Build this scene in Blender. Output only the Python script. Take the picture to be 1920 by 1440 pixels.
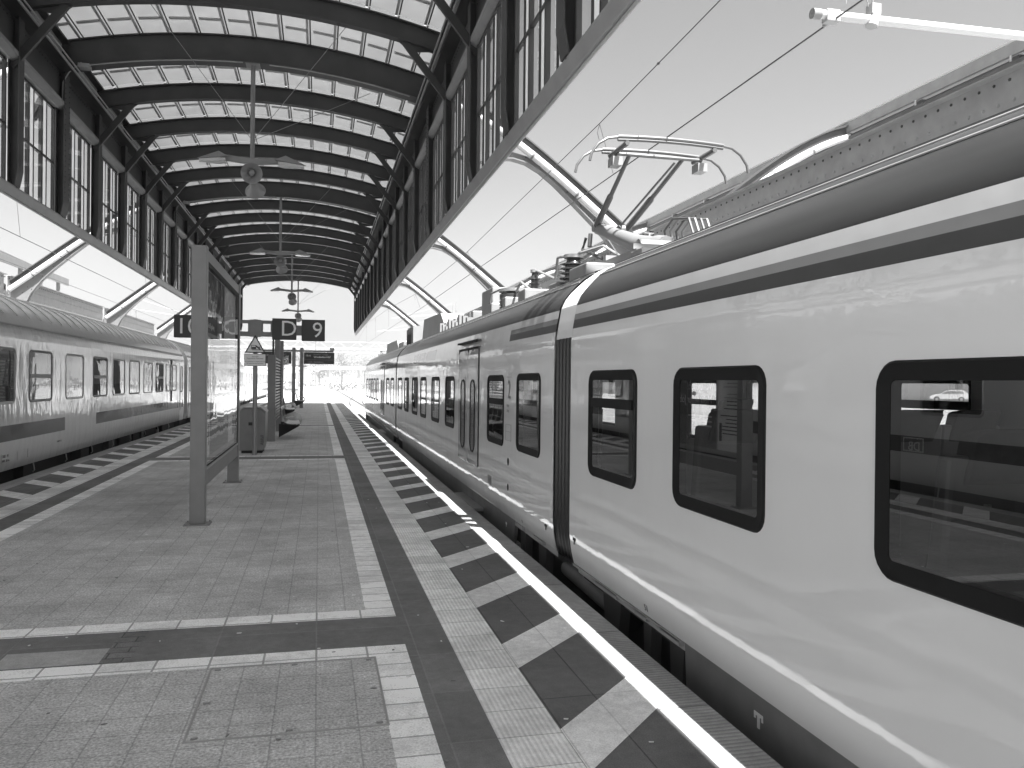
import bpy, math, random
from mathutils import Matrix, Vector
random.seed(7)
for o in list(bpy.data.objects): bpy.data.objects.remove(o)
SC = bpy.context.scene
COL = SC.collection
R_ = math.radians

# ------------------------------------------------------------------ camera
cam = bpy.data.cameras.new('camera'); cam.sensor_width = 36; cam.lens = 28.125
cam.clip_start = 0.05; cam.clip_end = 3000
co = bpy.data.objects.new('camera', cam); COL.objects.link(co)
co.matrix_world = Matrix(((0.97203872, -0.00933186, -0.23463512, 0),
                          (-0.23459515, 0.00518442, -0.97207934, 0),
                          (0.01028775, 0.99994302, 0.00285025, 1.65), (0, 0, 0, 1)))
SC.camera = co
# ------------------------------------------------------------------ sky, sun, exposure
SUN = Vector((0.150, -0.57, 1.0)).normalized()
w = bpy.data.worlds.new('World'); SC.world = w; w.use_nodes = True
nt = w.node_tree; bg = nt.nodes['Background']
sky = nt.nodes.new('ShaderNodeTexSky'); sky.sky_type = 'NISHITA'; sky.sun_disc = False
sky.sun_elevation = math.asin(SUN.z); sky.sun_rotation = math.atan2(SUN.x, SUN.y)
sky.dust_density = 3.0; sky.air_density = 1.0
bw = nt.nodes.new('ShaderNodeRGBToBW')                      # a black and white photograph
nt.links.new(sky.outputs[0], bw.inputs[0]); nt.links.new(bw.outputs[0], bg.inputs[0])
bg.inputs[1].default_value = 0.063
sl = bpy.data.lights.new('sun', 'SUN'); sl.energy = 5.0; sl.angle = R_(0.5)
so = bpy.data.objects.new('sun', sl); COL.objects.link(so)
so.rotation_euler = SUN.to_track_quat('Z', 'Y').to_euler(); so.location = (20, -40, 60)
SC.view_settings.view_transform = 'Standard'; SC.view_settings.look = 'None'
SC.view_settings.gamma = 1.0; SC.view_settings.use_curve_mapping = False
SC.view_settings.exposure = 1.9
SC.render.engine = 'CYCLES'
SC.cycles.max_bounces = 10; SC.cycles.diffuse_bounces = 5; SC.cycles.glossy_bounces = 5
SC.cycles.transparent_max_bounces = 24; SC.cycles.use_denoising = True
SC.cycles.sample_clamp_indirect = 6

# ------------------------------------------------------------------ materials
def g3(v): return (v, v, v, 1)
def nodes(m): m.use_nodes = True; return m.node_tree, m.node_tree.nodes, m.node_tree.links
MATS = {}
def mat(name, v, rough=.5, metal=0., coat=0., var=0., scale=4., bump=0., bscale=30., stretch=(1, 1, 1), spec=None, coatr=.04):
    if name in MATS: return MATS[name]
    m = bpy.data.materials.new(name); t, n, l = nodes(m); b = n['Principled BSDF']
    b.inputs['Base Color'].default_value = g3(v); b.inputs['Roughness'].default_value = rough
    b.inputs['Metallic'].default_value = metal
    if coat: b.inputs['Coat Weight'].default_value = coat; b.inputs['Coat Roughness'].default_value = coatr; b.inputs['Coat IOR'].default_value = 1.8
    if spec is not None: b.inputs['Specular IOR Level'].default_value = spec
    tc = n.new('ShaderNodeTexCoord'); mp = n.new('ShaderNodeMapping'); mp.inputs['Scale'].default_value = stretch
    l.new(tc.outputs['Object'], mp.inputs[0])
    if var:
        x = n.new('ShaderNodeTexNoise'); x.inputs['Scale'].default_value = scale; x.inputs['Detail'].default_value = 6
        r = n.new('ShaderNodeMapRange'); r.inputs[1].default_value = .25; r.inputs[2].default_value = .75
        r.inputs[3].default_value = v * (1 - var); r.inputs[4].default_value = v * (1 + var)
        l.new(mp.outputs[0], x.inputs[0]); l.new(x.outputs[0], r.inputs[0]); l.new(r.outputs[0], b.inputs['Base Color'])
    if bump:
        x = n.new('ShaderNodeTexNoise'); x.inputs['Scale'].default_value = bscale; x.inputs['Detail'].default_value = 3
        u = n.new('ShaderNodeBump'); u.inputs['Strength'].default_value = 1; u.inputs['Distance'].default_value = bump
        l.new(mp.outputs[0], x.inputs[0]); l.new(x.outputs[0], u.inputs['Height']); l.new(u.outputs[0], b.inputs['Normal'])
        if coat: l.new(u.outputs[0], b.inputs['Coat Normal'])
    MATS[name] = m; return m

def paving(name, v, bw_, bh, off=.5, joint=.012, jd=.45, grain=.35, gscale=160, var=.12, blot=True, ribs=None, rough=.85, spots=True):
    """paving stones: brick joints, per-stone tone, grain, stains and a few pale chewing-gum spots"""
    m = bpy.data.materials.new(name); t, n, l = nodes(m); b = n['Principled BSDF']
    b.inputs['Roughness'].default_value = rough
    tc = n.new('ShaderNodeTexCoord')
    br = n.new('ShaderNodeTexBrick'); br.offset = off; br.inputs['Scale'].default_value = 1
    br.inputs['Brick Width'].default_value = bw_; br.inputs['Row Height'].default_value = bh
    br.inputs['Mortar Size'].default_value = joint; br.inputs['Mortar Smooth'].default_value = .4
    br.inputs['Color1'].default_value = g3(1 - var); br.inputs['Color2'].default_value = g3(1 + var); br.inputs['Mortar'].default_value = g3(jd)
    l.new(tc.outputs['Object'], br.inputs[0])
    def noise(s, d=4, rg=.6):
        x = n.new('ShaderNodeTexNoise'); x.inputs['Scale'].default_value = s; x.inputs['Detail'].default_value = d; x.inputs['Roughness'].default_value = rg
        l.new(tc.outputs['Object'], x.inputs[0]); return x.outputs[0]
    def mr(s, a, b_, c, d):
        r = n.new('ShaderNodeMapRange'); l.new(s, r.inputs[0])
        for i, q in enumerate((a, b_, c, d)): r.inputs[i + 1].default_value = q
        return r.outputs[0]
    def mul(a, b_):
        x = n.new('ShaderNodeMath'); x.operation = 'MULTIPLY'; l.new(a, x.inputs[0])
        if isinstance(b_, (int, float)): x.inputs[1].default_value = b_
        else: l.new(b_, x.inputs[1])
        return x.outputs[0]
    c = mul(br.outputs[0], v)
    c = mul(c, mr(noise(gscale, 2, .7), .3, .7, 1 - grain, 1 + grain))
    if blot: c = mul(c, mr(noise(1.3, 7, .7), .3, .7, .72, 1.25))
    c = mul(c, mr(noise(14, 6, .75), .3, .7, .84, 1.16))
    hgt = br.outputs['Fac']; hs = -1.0
    if spots:
        vo = n.new('ShaderNodeTexVoronoi'); vo.inputs['Scale'].default_value = 3.1; vo.inputs['Randomness'].default_value = 1
        mpn = n.new('ShaderNodeMapping'); mpn.inputs['Scale'].default_value = (1, .8, 1); l.new(tc.outputs['Object'], mpn.inputs[0]); l.new(mpn.outputs[0], vo.inputs[0])
        sp = mr(vo.outputs['Distance'], .035, .055, 1, 0)
        sel = mr(vo.outputs['Color'], .5, .51, 0, 1)
        k = mul(sp, sel); sx = n.new('ShaderNodeMath'); sx.operation = 'MULTIPLY_ADD'; l.new(k, sx.inputs[0]); sx.inputs[1].default_value = .28; l.new(c, sx.inputs[2]); c = sx.outputs[0]
    if ribs:
        ax, per, dep = ribs
        sp_ = n.new('ShaderNodeSeparateXYZ'); l.new(tc.outputs['Object'], sp_.inputs[0])
        q = mul(sp_.outputs[ax], 2 * math.pi / per); s_ = n.new('ShaderNodeMath'); s_.operation = 'SINE'; l.new(q, s_.inputs[0])
        c = mul(c, mr(s_.outputs[0], -1, .4, dep, 1.0))
        bu = n.new('ShaderNodeBump'); bu.inputs['Strength'].default_value = .6; bu.inputs['Distance'].default_value = .004
        l.new(s_.outputs[0], bu.inputs['Height']); l.new(bu.outputs[0], b.inputs['Normal'])
    else:
        bu = n.new('ShaderNodeBump'); bu.inputs['Strength'].default_value = .35; bu.inputs['Distance'].default_value = .004
        bu.invert = True; l.new(br.outputs['Fac'], bu.inputs['Height']); l.new(bu.outputs[0], b.inputs['Normal'])
    l.new(c, b.inputs['Base Color']); MATS[name] = m; return m

def glass(name, tint=.75, f0=.06, rough=.0, wav=0., pw=4.5):
    m = bpy.data.materials.new(name); t, n, l = nodes(m); n.remove(n['Principled BSDF'])
    tr = n.new('ShaderNodeBsdfTransparent'); tr.inputs[0].default_value = g3(tint)
    gl = n.new('ShaderNodeBsdfGlossy'); gl.inputs[0].default_value = g3(1); gl.inputs['Roughness'].default_value = rough
    lw = n.new('ShaderNodeLayerWeight'); lw.inputs[0].default_value = .5
    p = n.new('ShaderNodeMath'); p.operation = 'POWER'; p.inputs[1].default_value = pw; l.new(lw.outputs['Facing'], p.inputs[0])
    a = n.new('ShaderNodeMath'); a.operation = 'MULTIPLY_ADD'; a.inputs[1].default_value = 1 - f0; a.inputs[2].default_value = f0; l.new(p.outputs[0], a.inputs[0])
    mx = n.new('ShaderNodeMixShader'); l.new(a.outputs[0], mx.inputs[0]); l.new(tr.outputs[0], mx.inputs[1]); l.new(gl.outputs[0], mx.inputs[2])
    l.new(mx.outputs[0], n['Material Output'].inputs[0])
    if wav:
        tc = n.new('ShaderNodeTexCoord'); x = n.new('ShaderNodeTexNoise'); x.inputs['Scale'].default_value = 1.2
        u = n.new('ShaderNodeBump'); u.inputs['Distance'].default_value = wav; l.new(tc.outputs['Object'], x.inputs[0]); l.new(x.outputs[0], u.inputs['Height']); l.new(u.outputs[0], gl.inputs['Normal'])
    MATS[name] = m; return m

def translucent(name, v, tv, var=.15):
    m = bpy.data.materials.new(name); t, n, l = nodes(m); n.remove(n['Principled BSDF'])
    d = n.new('ShaderNodeBsdfDiffuse'); d.inputs[0].default_value = g3(v)
    tr = n.new('ShaderNodeBsdfTranslucent'); ad = n.new('ShaderNodeAddShader')
    tc = n.new('ShaderNodeTexCoord'); x = n.new('ShaderNodeTexNoise'); x.inputs['Scale'].default_value = 2.2; x.inputs['Detail'].default_value = 6; x.inputs['Roughness'].default_value = .65
    r = n.new('ShaderNodeMapRange'); r.inputs[1].default_value = .3; r.inputs[2].default_value = .7; r.inputs[3].default_value = tv * (1 - var); r.inputs[4].default_value = tv * (1 + var)
    l.new(tc.outputs['Object'], x.inputs[0]); l.new(x.outputs[0], r.inputs[0]); l.new(r.outputs[0], tr.inputs[0])
    l.new(d.outputs[0], ad.inputs[0]); l.new(tr.outputs[0], ad.inputs[1]); l.new(ad.outputs[0], n['Material Output'].inputs[0])
    MATS[name] = m; return m

# ground
M_MAIN = paving('grey_pavers', .52, .20, .20, off=0, grain=.45, gscale=70, joint=.005, jd=.72, var=.05)
M_LIGHT = paving('pale_pavers', .9, .30, .195, off=0, grain=.22, gscale=90, joint=.008)
M_DARK = paving('dark_slabs', .175, .60, .60, off=0, joint=.006, grain=.22, jd=1.25)
M_TACT = paving('grooved_tiles', .9, .40, .30, off=0, joint=.004, grain=.12, ribs=(0, .026, .8))
M_HDARK = paving('dark_hatch_slabs', .155, .285, 2.0, off=0, joint=.005, grain=.3)
M_HLIGHT = paving('pale_hatch_slabs', .86, .285, 2.0, off=0, joint=.005, grain=.18, jd=.75)
M_KERB = paving('kerb_stone', .38, 3.0, 1.25, off=0, joint=.008, grain=.2, spots=False)
M_KERBR = paving('ribbed_kerb_stone', .38, 3.0, 1.25, off=0, joint=.008, grain=.15, ribs=(1, .034, .72), spots=False)
M_CONC = mat('concrete', .22, .9, var=.25, scale=3)
M_BALL = mat('ballast', .35, .95, var=.55, scale=18, bump=.04, bscale=25)
M_SOIL = mat('gravel_ground', .4, .95, var=.35, scale=.4)
M_RAIL = mat('rail_steel', .2, .35, metal=.7)
M_SLEEP = mat('sleeper_concrete', .3, .9, var=.2)
M_BLACK = mat('black_void', .05, .9)
M_PAPER_ = mat('litter_paper', .75, .8)
# steel
M_DSTEEL = mat('dark_painted_steel', .045, .5, var=.25, scale=2.5)
M_MSTEEL = mat('grey_painted_steel', .24, .45, var=.12, scale=3)
M_LSTEEL = mat('pale_painted_steel', .34, .4, var=.15, scale=4)
M_GIRD = mat('riveted_girder_paint', .27, .45, var=.15, scale=4)
M_ARCH = mat('girder_grey_paint', .15, .45, var=.15, scale=4)
M_PIPE = mat('white_pipe', .6, .3)
M_ALU = mat('aluminium', .5, .3, metal=.8)
M_CASE = mat('case_grey_paint', .22, .38, var=.1, scale=5)
M_GALV = mat('galvanised_tube', .32, .35, metal=.6)
M_FIN = None
M_ROOF = translucent('roof_panel_glass', .5, .062)
M_ROOFBAR = translucent('roof_panel_rib', .45, .050)
M_FIN = translucent('wired_glass', .35, .42, .08)
M_TOP = mat('roof_felt', .3, .9)
M_GLASS = glass('clear_glass', .95, .04)
M_REED = glass('dusty_glass', .55, .06)
# trains
def body(name, v, amp=.0032, v2=None, coat=1.0, z0=.0, rough=.5, scale=3.2, stretch=(1, 1, .7), cr=.02):
    return mat(name, v, rough, coat=coat, var=.03, scale=1.5, bump=amp, bscale=3.2, stretch=stretch, coatr=cr)
M_BODY = body('railcar_pale_paint', .80, .0042)
M_BODYD = mat('railcar_dark_paint', .026, .42, coat=.3, coatr=.22, var=.45, scale=2.2, bump=.003, bscale=1.4, stretch=(1, .22, 3))
M_BODYM = body('railcar_stripe_and_reflection', .28)
M_BODYB = body('railcar_stripe_and_reflection_dark', .05, coat=.25, cr=.25)
M_SKIRT = mat('railcar_skirt', .2, .5, var=.2)
M_UNDER = mat('underframe_black', .018, .7, var=.3)
M_DOOR = body('railcar_door_paint', .40)
M_RUB = mat('black_rubber', .014, .6, spec=.15)
M_BELL = mat('gangway_rubber', .02, .3)
M_TGL = glass('railcar_glass', .7, .2)
M_SEAT = mat('seat_fabric', .05, .9, var=.3, scale=20)
M_SEATL = mat('seat_shell', .14, .5)
M_INT = mat('interior_panel', .45, .6)
M_INTD = mat('interior_floor', .05, .7)
M_ROOFEQ = mat('roof_equipment_grey', .24, .45, var=.12, scale=6)
M_INS = mat('insulator_glaze', .05, .18)
M_COACH = body('coach_pale_paint', .8, .012, stretch=(1, 1.6, .5), scale=2.4, rough=.35, cr=.05)
M_CROOF = body('coach_roof_paint', .45, .008, stretch=(1, 3.0, .8), scale=1.4, rough=.35, coat=.7, cr=.1)
M_CSTR = body('coach_stripe_paint', .06, .004, scale=1.6)
M_CGL = glass('coach_glass', .55, .08, wav=.004)
M_PAN = mat('pantograph_grey', .08, .45); M_PANL = mat('pantograph_pale_grey', .085, .4); M_PANW = mat('pantograph_white', .2, .4)
M_WIRE = mat('copper_wire', .06, .5)
M_WHITE = mat('white_print', .75, .6)
M_LETTER = mat('sign_letter_grey', .88, .5)
M_SIGN = mat('sign_dark_panel', .022, .35)
M_PAPER = mat('poster_paper', .8, .7)
M_PDARK = mat('poster_dark_print', .07, .6)
M_PMID = mat('poster_mid_print', .17, .6)
M_FOL = mat('leaf_green', .10, .8, var=.4, scale=3)
M_BARK = mat('bark', .08, .9)
M_BENCH = mat('white_mesh_seat', .85, .45)
M_FAR = mat('pale_render_wall', .5, .8, var=.08)
M_CARW = mat('white_car_paint', .75, .3, coat=.6)
M_LENS = mat('lamp_lens', .6, .15)
M_DISP = mat('display_amber_text', .35, .5)

# ------------------------------------------------------------------ mesh helpers
class MB:
    def __init__(s): s.v = []; s.f = []; s.m = []; s.mats = []
    def mi(s, m):
        if m not in s.mats: s.mats.append(m)
        return s.mats.index(m)
    def face(s, pts, m):
        k = len(s.v); s.v += [tuple(p) for p in pts]; s.f.append(tuple(range(k, k + len(pts)))); s.m.append(s.mi(m))
    def hexa(s, P, m):
        k = len(s.v); s.v += [tuple(p) for p in P]; i = s.mi(m)
        for q in ((0, 3, 2, 1), (4, 5, 6, 7), (0, 1, 5, 4), (1, 2, 6, 5), (2, 3, 7, 6), (3, 0, 4, 7)):
            s.f.append(tuple(k + a for a in q)); s.m.append(i)
    def box(s, x0, x1, y0, y1, z0, z1, m):
        s.hexa(((x0, y0, z0), (x1, y0, z0), (x1, y1, z0), (x0, y1, z0), (x0, y0, z1), (x1, y0, z1), (x1, y1, z1), (x0, y1, z1)), m)
    def prism(s, poly, d, m):
        """closed polygon (3-D points) extruded by vector d"""
        n = len(poly); k = len(s.v); d = Vector(d); i = s.mi(m)
        s.v += [tuple(p) for p in poly] + [tuple(Vector(p) + d) for p in poly]
        s.f.append(tuple(range(k + n - 1, k - 1, -1))); s.m.append(i)
        s.f.append(tuple(range(k + n, k + 2 * n))); s.m.append(i)
        for a in range(n):
            b = (a + 1) % n; s.f.append((k + a, k + b, k + n + b, k + n + a)); s.m.append(i)
    def tube(s, pts, r, m, n=8, cap=True):
        pts = [Vector(p) for p in pts]; k0 = len(s.v); i = s.mi(m); rr = r if isinstance(r, (list, tuple)) else [r] * len(pts)
        up = None
        for j, p in enumerate(pts):
            d = (pts[min(j + 1, len(pts) - 1)] - pts[max(j - 1, 0)]).normalized()
            if up is None or abs(up.dot(d)) > .95:
                up = Vector((0, 0, 1)) if abs(d.z) < .9 else Vector((0, 1, 0))
            a = d.cross(up).normalized(); b = a.cross(d).normalized(); up = b
            for q in range(n):
                t = 2 * math.pi * q / n; s.v.append(tuple(p + (a * math.cos(t) + b * math.sin(t)) * rr[j]))
        for j in range(len(pts) - 1):
            for q in range(n):
                q2 = (q + 1) % n; s.f.append((k0 + j * n + q, k0 + j * n + q2, k0 + (j + 1) * n + q2, k0 + (j + 1) * n + q)); s.m.append(i)
        if cap:
            s.f.append(tuple(k0 + q for q in range(n - 1, -1, -1))); s.m.append(i)
            e = k0 + (len(pts) - 1) * n; s.f.append(tuple(e + q for q in range(n))); s.m.append(i)
    def bar(s, p, q, wx, h, m, side=Vector((0, 1, 0))):
        """rectangular bar from p to q: width wx along side, height h across"""
        p = Vector(p); q = Vector(q); d = (q - p).normalized(); sd = (side - d * side.dot(d)).normalized(); u = sd.cross(d).normalized()
        P = []
        for c in (p, q):
            P += [c - sd * wx / 2 - u * h / 2, c + sd * wx / 2 - u * h / 2, c + sd * wx / 2 + u * h / 2, c - sd * wx / 2 + u * h / 2]
        s.hexa(P, m)
    def sweepY(s, pts, wy, h, m):
        """box beam in an X-Z plane following pts, width wy along Y, depth h"""
        pts = [Vector(p) for p in pts]; k = len(s.v); i = s.mi(m); n = len(pts)
        for j, p in enumerate(pts):
            d = (pts[min(j + 1, n - 1)] - pts[max(j - 1, 0)]); d.y = 0; d.normalize(); u = Vector((-d.z, 0, d.x))
            for a, b in ((-1, -1), (1, -1), (1, 1), (-1, 1)): s.v.append(tuple(p + Vector((0, a * wy / 2, 0)) + u * b * h / 2))
        for j in range(n - 1):
            for a in range(4):
                b = (a + 1) % 4; s.f.append((k + j * 4 + a, k + j * 4 + b, k + j * 4 + 4 + b, k + j * 4 + 4 + a)); s.m.append(i)
        s.f.append((k + 3, k + 2, k + 1, k)); s.m.append(i); e = k + 4 * (n - 1); s.f.append((e, e + 1, e + 2, e + 3)); s.m.append(i)
    def lathe(s, prof, c, axis, m, n=16):
        """prof [(r, t)] along axis from c"""
        c = Vector(c); ax = Vector(axis).normalized(); a = ax.orthogonal().normalized(); b = ax.cross(a); k = len(s.v); i = s.mi(m)
        for r, t in prof:
            for q in range(n):
                th = 2 * math.pi * q / n; s.v.append(tuple(c + ax * t + (a * math.cos(th) + b * math.sin(th)) * r))
        for j in range(len(prof) - 1):
            for q in range(n):
                q2 = (q + 1) % n; s.f.append((k + j * n + q, k + j * n + q2, k + j * n + n + q2, k + j * n + n + q)); s.m.append(i)
    def dome(s, c, r, m, ax=(0, 0, 1), n=6):
        s.lathe([(r, 0), (r * .8, r * .55), (r * .02, r * .85)], c, ax, m, n)
    def build(s, name, parent=None, smooth=False, bevel=0, angle=35, loc=None, axis=None):
        me = bpy.data.meshes.new(name); me.from_pydata(s.v, [], s.f)
        for m in s.mats: me.materials.append(m)
        me.polygons.foreach_set('material_index', s.m); me.update()
        import bmesh
        bm = bmesh.new(); bm.from_mesh(me); bmesh.ops.remove_doubles(bm, verts=bm.verts, dist=1e-5)
        if axis:            # open shells: every face looks away from the long axis (x, z)
            bm.normal_update()
            for f in bm.faces:
                c = f.calc_center_median(); nn = f.normal
                if abs(nn.y) < .7 and nn.x * (c.x - axis[0]) + nn.z * (c.z - axis[1]) < 0: f.normal_flip()
        else: bmesh.ops.recalc_face_normals(bm, faces=bm.faces)
        bm.to_mesh(me); bm.free()
        if smooth:
            me.shade_smooth(); me.set_sharp_from_angle(angle=R_(angle))
        o = bpy.data.objects.new(name, me); COL.objects.link(o)
        if parent is not None:
            o.parent = parent; o.matrix_parent_inverse = Matrix.Translation(-Vector(parent.location))
        elif loc is not None:
            me.transform(Matrix.Translation(-Vector(loc))); o.location = loc
        if bevel:
            b = o.modifiers.new('bevel', 'BEVEL'); b.width = bevel; b.segments = 2; b.limit_method = 'ANGLE'
        return o
def tag(o, label=None, cat=None, group=None, kind=None):
    if label: o['label'] = label
    if cat: o['category'] = cat
    if group: o['group'] = group
    if kind: o['kind'] = kind
    return o
def thing(name, loc, label, cat, group=None):
    o = bpy.data.objects.new(name, None); o.location = loc; o.empty_display_size = .2; COL.objects.link(o)
    return tag(o, label, cat, group)
def clone(o, off, parent=None, label=None):
    """copy of a thing with all its parts, moved by off"""
    c = o.copy(); COL.objects.link(c)
    if parent is not None:
        inv = o.matrix_parent_inverse.copy(); c.parent = parent; c.matrix_parent_inverse = inv
    else:
        c.location = Vector(o.location) + Vector(off)
        if label: c['label'] = label
    for ch in list(o.children): clone(ch, off, c)
    return c
def text_into(mb, s, size, origin, right, up, m, depth=.003, align='LEFT'):
    cu = bpy.data.curves.new('t', 'FONT'); cu.body = s; cu.size = size; cu.align_x = align; cu.extrude = depth / 2 / 1; cu.resolution_u = 3
    ob = bpy.data.objects.new('t', cu); COL.objects.link(ob)
    dg = bpy.context.evaluated_depsgraph_get(); dg.update(); me = bpy.data.meshes.new_from_object(ob.evaluated_get(dg))
    r = Vector(right).normalized(); u = Vector(up).normalized(); nn = r.cross(u); o_ = Vector(origin)
    k = len(mb.v); i = mb.mi(m)
    for v in me.vertices: mb.v.append(tuple(o_ + r * v.co.x + u * v.co.y + nn * v.co.z))
    for p in me.polygons: mb.f.append(tuple(k + a for a in p.vertices)); mb.m.append(i)
    bpy.data.objects.remove(ob); bpy.data.curves.remove(cu); bpy.data.meshes.remove(me)

# ================================================================== GROUND
def sheet(name, rects, m, z=0.0, thick=None):
    b = MB()
    for (x0, x1, y0, y1) in rects:
        b.face(((x0, y0, z), (x1, y0, z), (x1, y1, z), (x0, y1, z)), m)
    return tag(b.build(name), kind='structure')
sheet('ground', [(-400, 500, -150, 900)], M_SOIL, -1.02)
Y0, Y1 = -14, 210
b = MB(); b.box(-4.72, 1.96, Y0, Y1, -1.1, -.004, M_CONC); tag(b.build('platform'), kind='structure')
bands = [5.33 + 12.2 * k for k in range(-1, 16)]
main, edge, bandl, dark = [], [], [], [(.54, .82, Y0, Y1), (-3.56, -3.28, Y0, Y1)]
ys = Y0
for c in bands:
    main.append((-3.08, .34, ys, c - .50)); edge += [(.34, .54, ys, c - .50), (-3.28, -3.08, ys, c - .50)]
    bandl += [(-3.28, .54, c - .50, c - .31), (-3.28, .54, c + .30, c + .50)]
    dark.append((-3.28, .54, c - .31, c + .30)); ys = c + .50
main.append((-3.08, .34, ys, Y1)); edge += [(.34, .54, ys, Y1), (-3.28, -3.08, ys, Y1)]
sheet('platform_paving', main, M_MAIN)
sheet('pale_paving_strips', edge + bandl, M_LIGHT)
sheet('dark_paving_strips', dark, M_DARK)
sheet('tactile_paving', [(.82, 1.13, Y0, Y1), (-3.87, -3.56, Y0, Y1)], M_TACT)
sheet('hatched_paving', [(1.13, 1.69, Y0, Y1), (-4.43, -3.87, Y0, Y1)], M_HDARK)
b = MB()
y = Y0 + .885
while y < Y1 - 2:
    for xa, xb, dy in ((1.13, 1.69, .57), (-3.87, -4.43, .57)):
        b.face(((xa, y, .003), (xb, y + dy, .003), (xb, y + dy + .43, .003), (xa, y + .43, .003)), M_HLIGHT)
    y += 1.255
tag(b.build('hatched_paving_stripes'), kind='structure')
sheet('kerb', [(1.69, 1.80, Y0, Y1), (-4.54, -4.43, Y0, Y1)], M_KERB)
sheet('ribbed_kerb', [(1.80, 1.96, Y0, Y1), (-4.72, -4.54, Y0, Y1)], M_KERBR)
sheet('repaired_paving', [(-1.78, -1.22, 5.03, 5.30)], paving('repair_slab', .42, 3, 3, joint=.001, grain=.2), .003)
sheet('repaired_joint', [(-1.22, -1.06, 5.03, 5.62)], paving('repair_joint', .2, .2, .1, joint=.006, grain=.35), .003)
# inspection cover
t = thing('inspection_cover', (-.12, 4.33, 0), 'paved inspection cover with thin steel rim set in the near paving', 'manhole cover')
b = MB()
for x0, x1, ya, yb in ((-.585, -.575, 3.85, 4.82), (.335, .345, 3.85, 4.82), (-.575, .335, 3.85, 3.862), (-.575, .335, 4.81, 4.82)): b.box(x0, x1, ya, yb, -.01, .004, M_LSTEEL)
b.build('steel_rim', t)
for x, y in ((-.54, 3.89), (.30, 3.89), (-.54, 4.3), (.30, 4.33), (-.12, 3.89), (-.12, 4.78), (-.54, 4.78), (.3, 4.78)):
    b = MB(); b.box(x - .016, x + .016, y - .009, y + .009, .001, .004, M_MSTEEL); b.lathe([(.009, 0), (.009, .004), (.001, .004)], (x, y, .004), (0, 0, 1), M_LSTEEL, 8); b.build('lifting_eye', t)
# bits of litter and gum on the paving
b = MB(); rl = random.Random(21)
for i in range(300):
    x = rl.uniform(-3.4, 1.6); y = 2.5 + 24 * rl.random() ** 1.6; a = rl.uniform(0, 3.1); L_ = rl.uniform(.005, .016); W_ = rl.uniform(.003, .008)
    dx, dy = math.cos(a) * L_, math.sin(a) * L_; ex, ey = -math.sin(a) * W_, math.cos(a) * W_
    b.prism([(x - dx - ex, y - dy - ey, .003), (x + dx - ex * .6, y + dy - ey * .6, .003), (x + dx * .9 + ex, y + dy * .9 + ey, .003), (x - dx * .7 + ex * .8, y - dy * .7 + ey * .8, .003)], (0, 0, .003), (M_PAPER_, M_CONC, M_PAPER_)[i % 3])
tag(b.build('litter'), 'scattered small pale bits of litter on the platform paving', 'litter', kind='stuff')
# tracks
b = MB()
for cx in (3.5, -6.35): b.box(cx - 1.5, cx + 1.5, -20, 320, -1.05, -.93, M_BALL)
tag(b.build('track_ballast'), kind='structure')
b = MB()
b.box(1.96, 8.9, 38.8, 320, -1.04, -.945, M_BALL); tag(b.build('far_ballast'), kind='structure')
for cx, nm, lab in ((3.5, 'railway_track', 'running rails on the right, curving away beyond the train end'), (-6.35, 'railway_track', 'running rails under the coaches at the left platform edge')):
    t = thing(nm, (cx, 0, -.9), lab, 'railway track')
    for s in (-.72, .72):
        r = MB(); r.box(cx + s - .035, cx + s + .035, -15, 320, -.80, -.76, M_RAIL); r.box(cx + s - .012, cx + s + .012, -15, 320, -.90, -.80, M_RAIL); r.build('rail', t)
    sl_ = MB(); y = 38.0 if cx > 0 else 60
    while y < 300: sl_.box(cx - 1.25, cx + 1.25, y, y + .24, -.95, -.90, M_SLEEP); y += .65
    tag(sl_.build('sleepers', t), kind='stuff')
# far tracks with points at the right
def curved_track(name, pts, lab):
    t = thing(name, (pts[0][0], pts[0][1], -.9), lab, 'railway track')
    for s in (-.72, .72):
        r = MB(); r.tube([(x + s, y, -.80) for x, y in pts], .05, M_RAIL, 6); r.build('rail', t)
curved_track('railway_track', [(3.5 + .0006 * max(0, yy - 60) ** 2, yy, 0) [:2] for yy in range(60, 260, 10)], 'diverging rails curving right from the points beyond the train')
curved_track('railway_track', [(12.5, yy) for yy in range(-20, 300, 20)], 'straight rails two tracks to the right behind the railcar')
curved_track('railway_track', [(3.5 + 9 * (3 * ((yy - 46) / 50) ** 2 - 2 * ((yy - 46) / 50) ** 3), yy) for yy in range(46, 97, 5)], 'crossover rails between the two right hand tracks')

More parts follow.
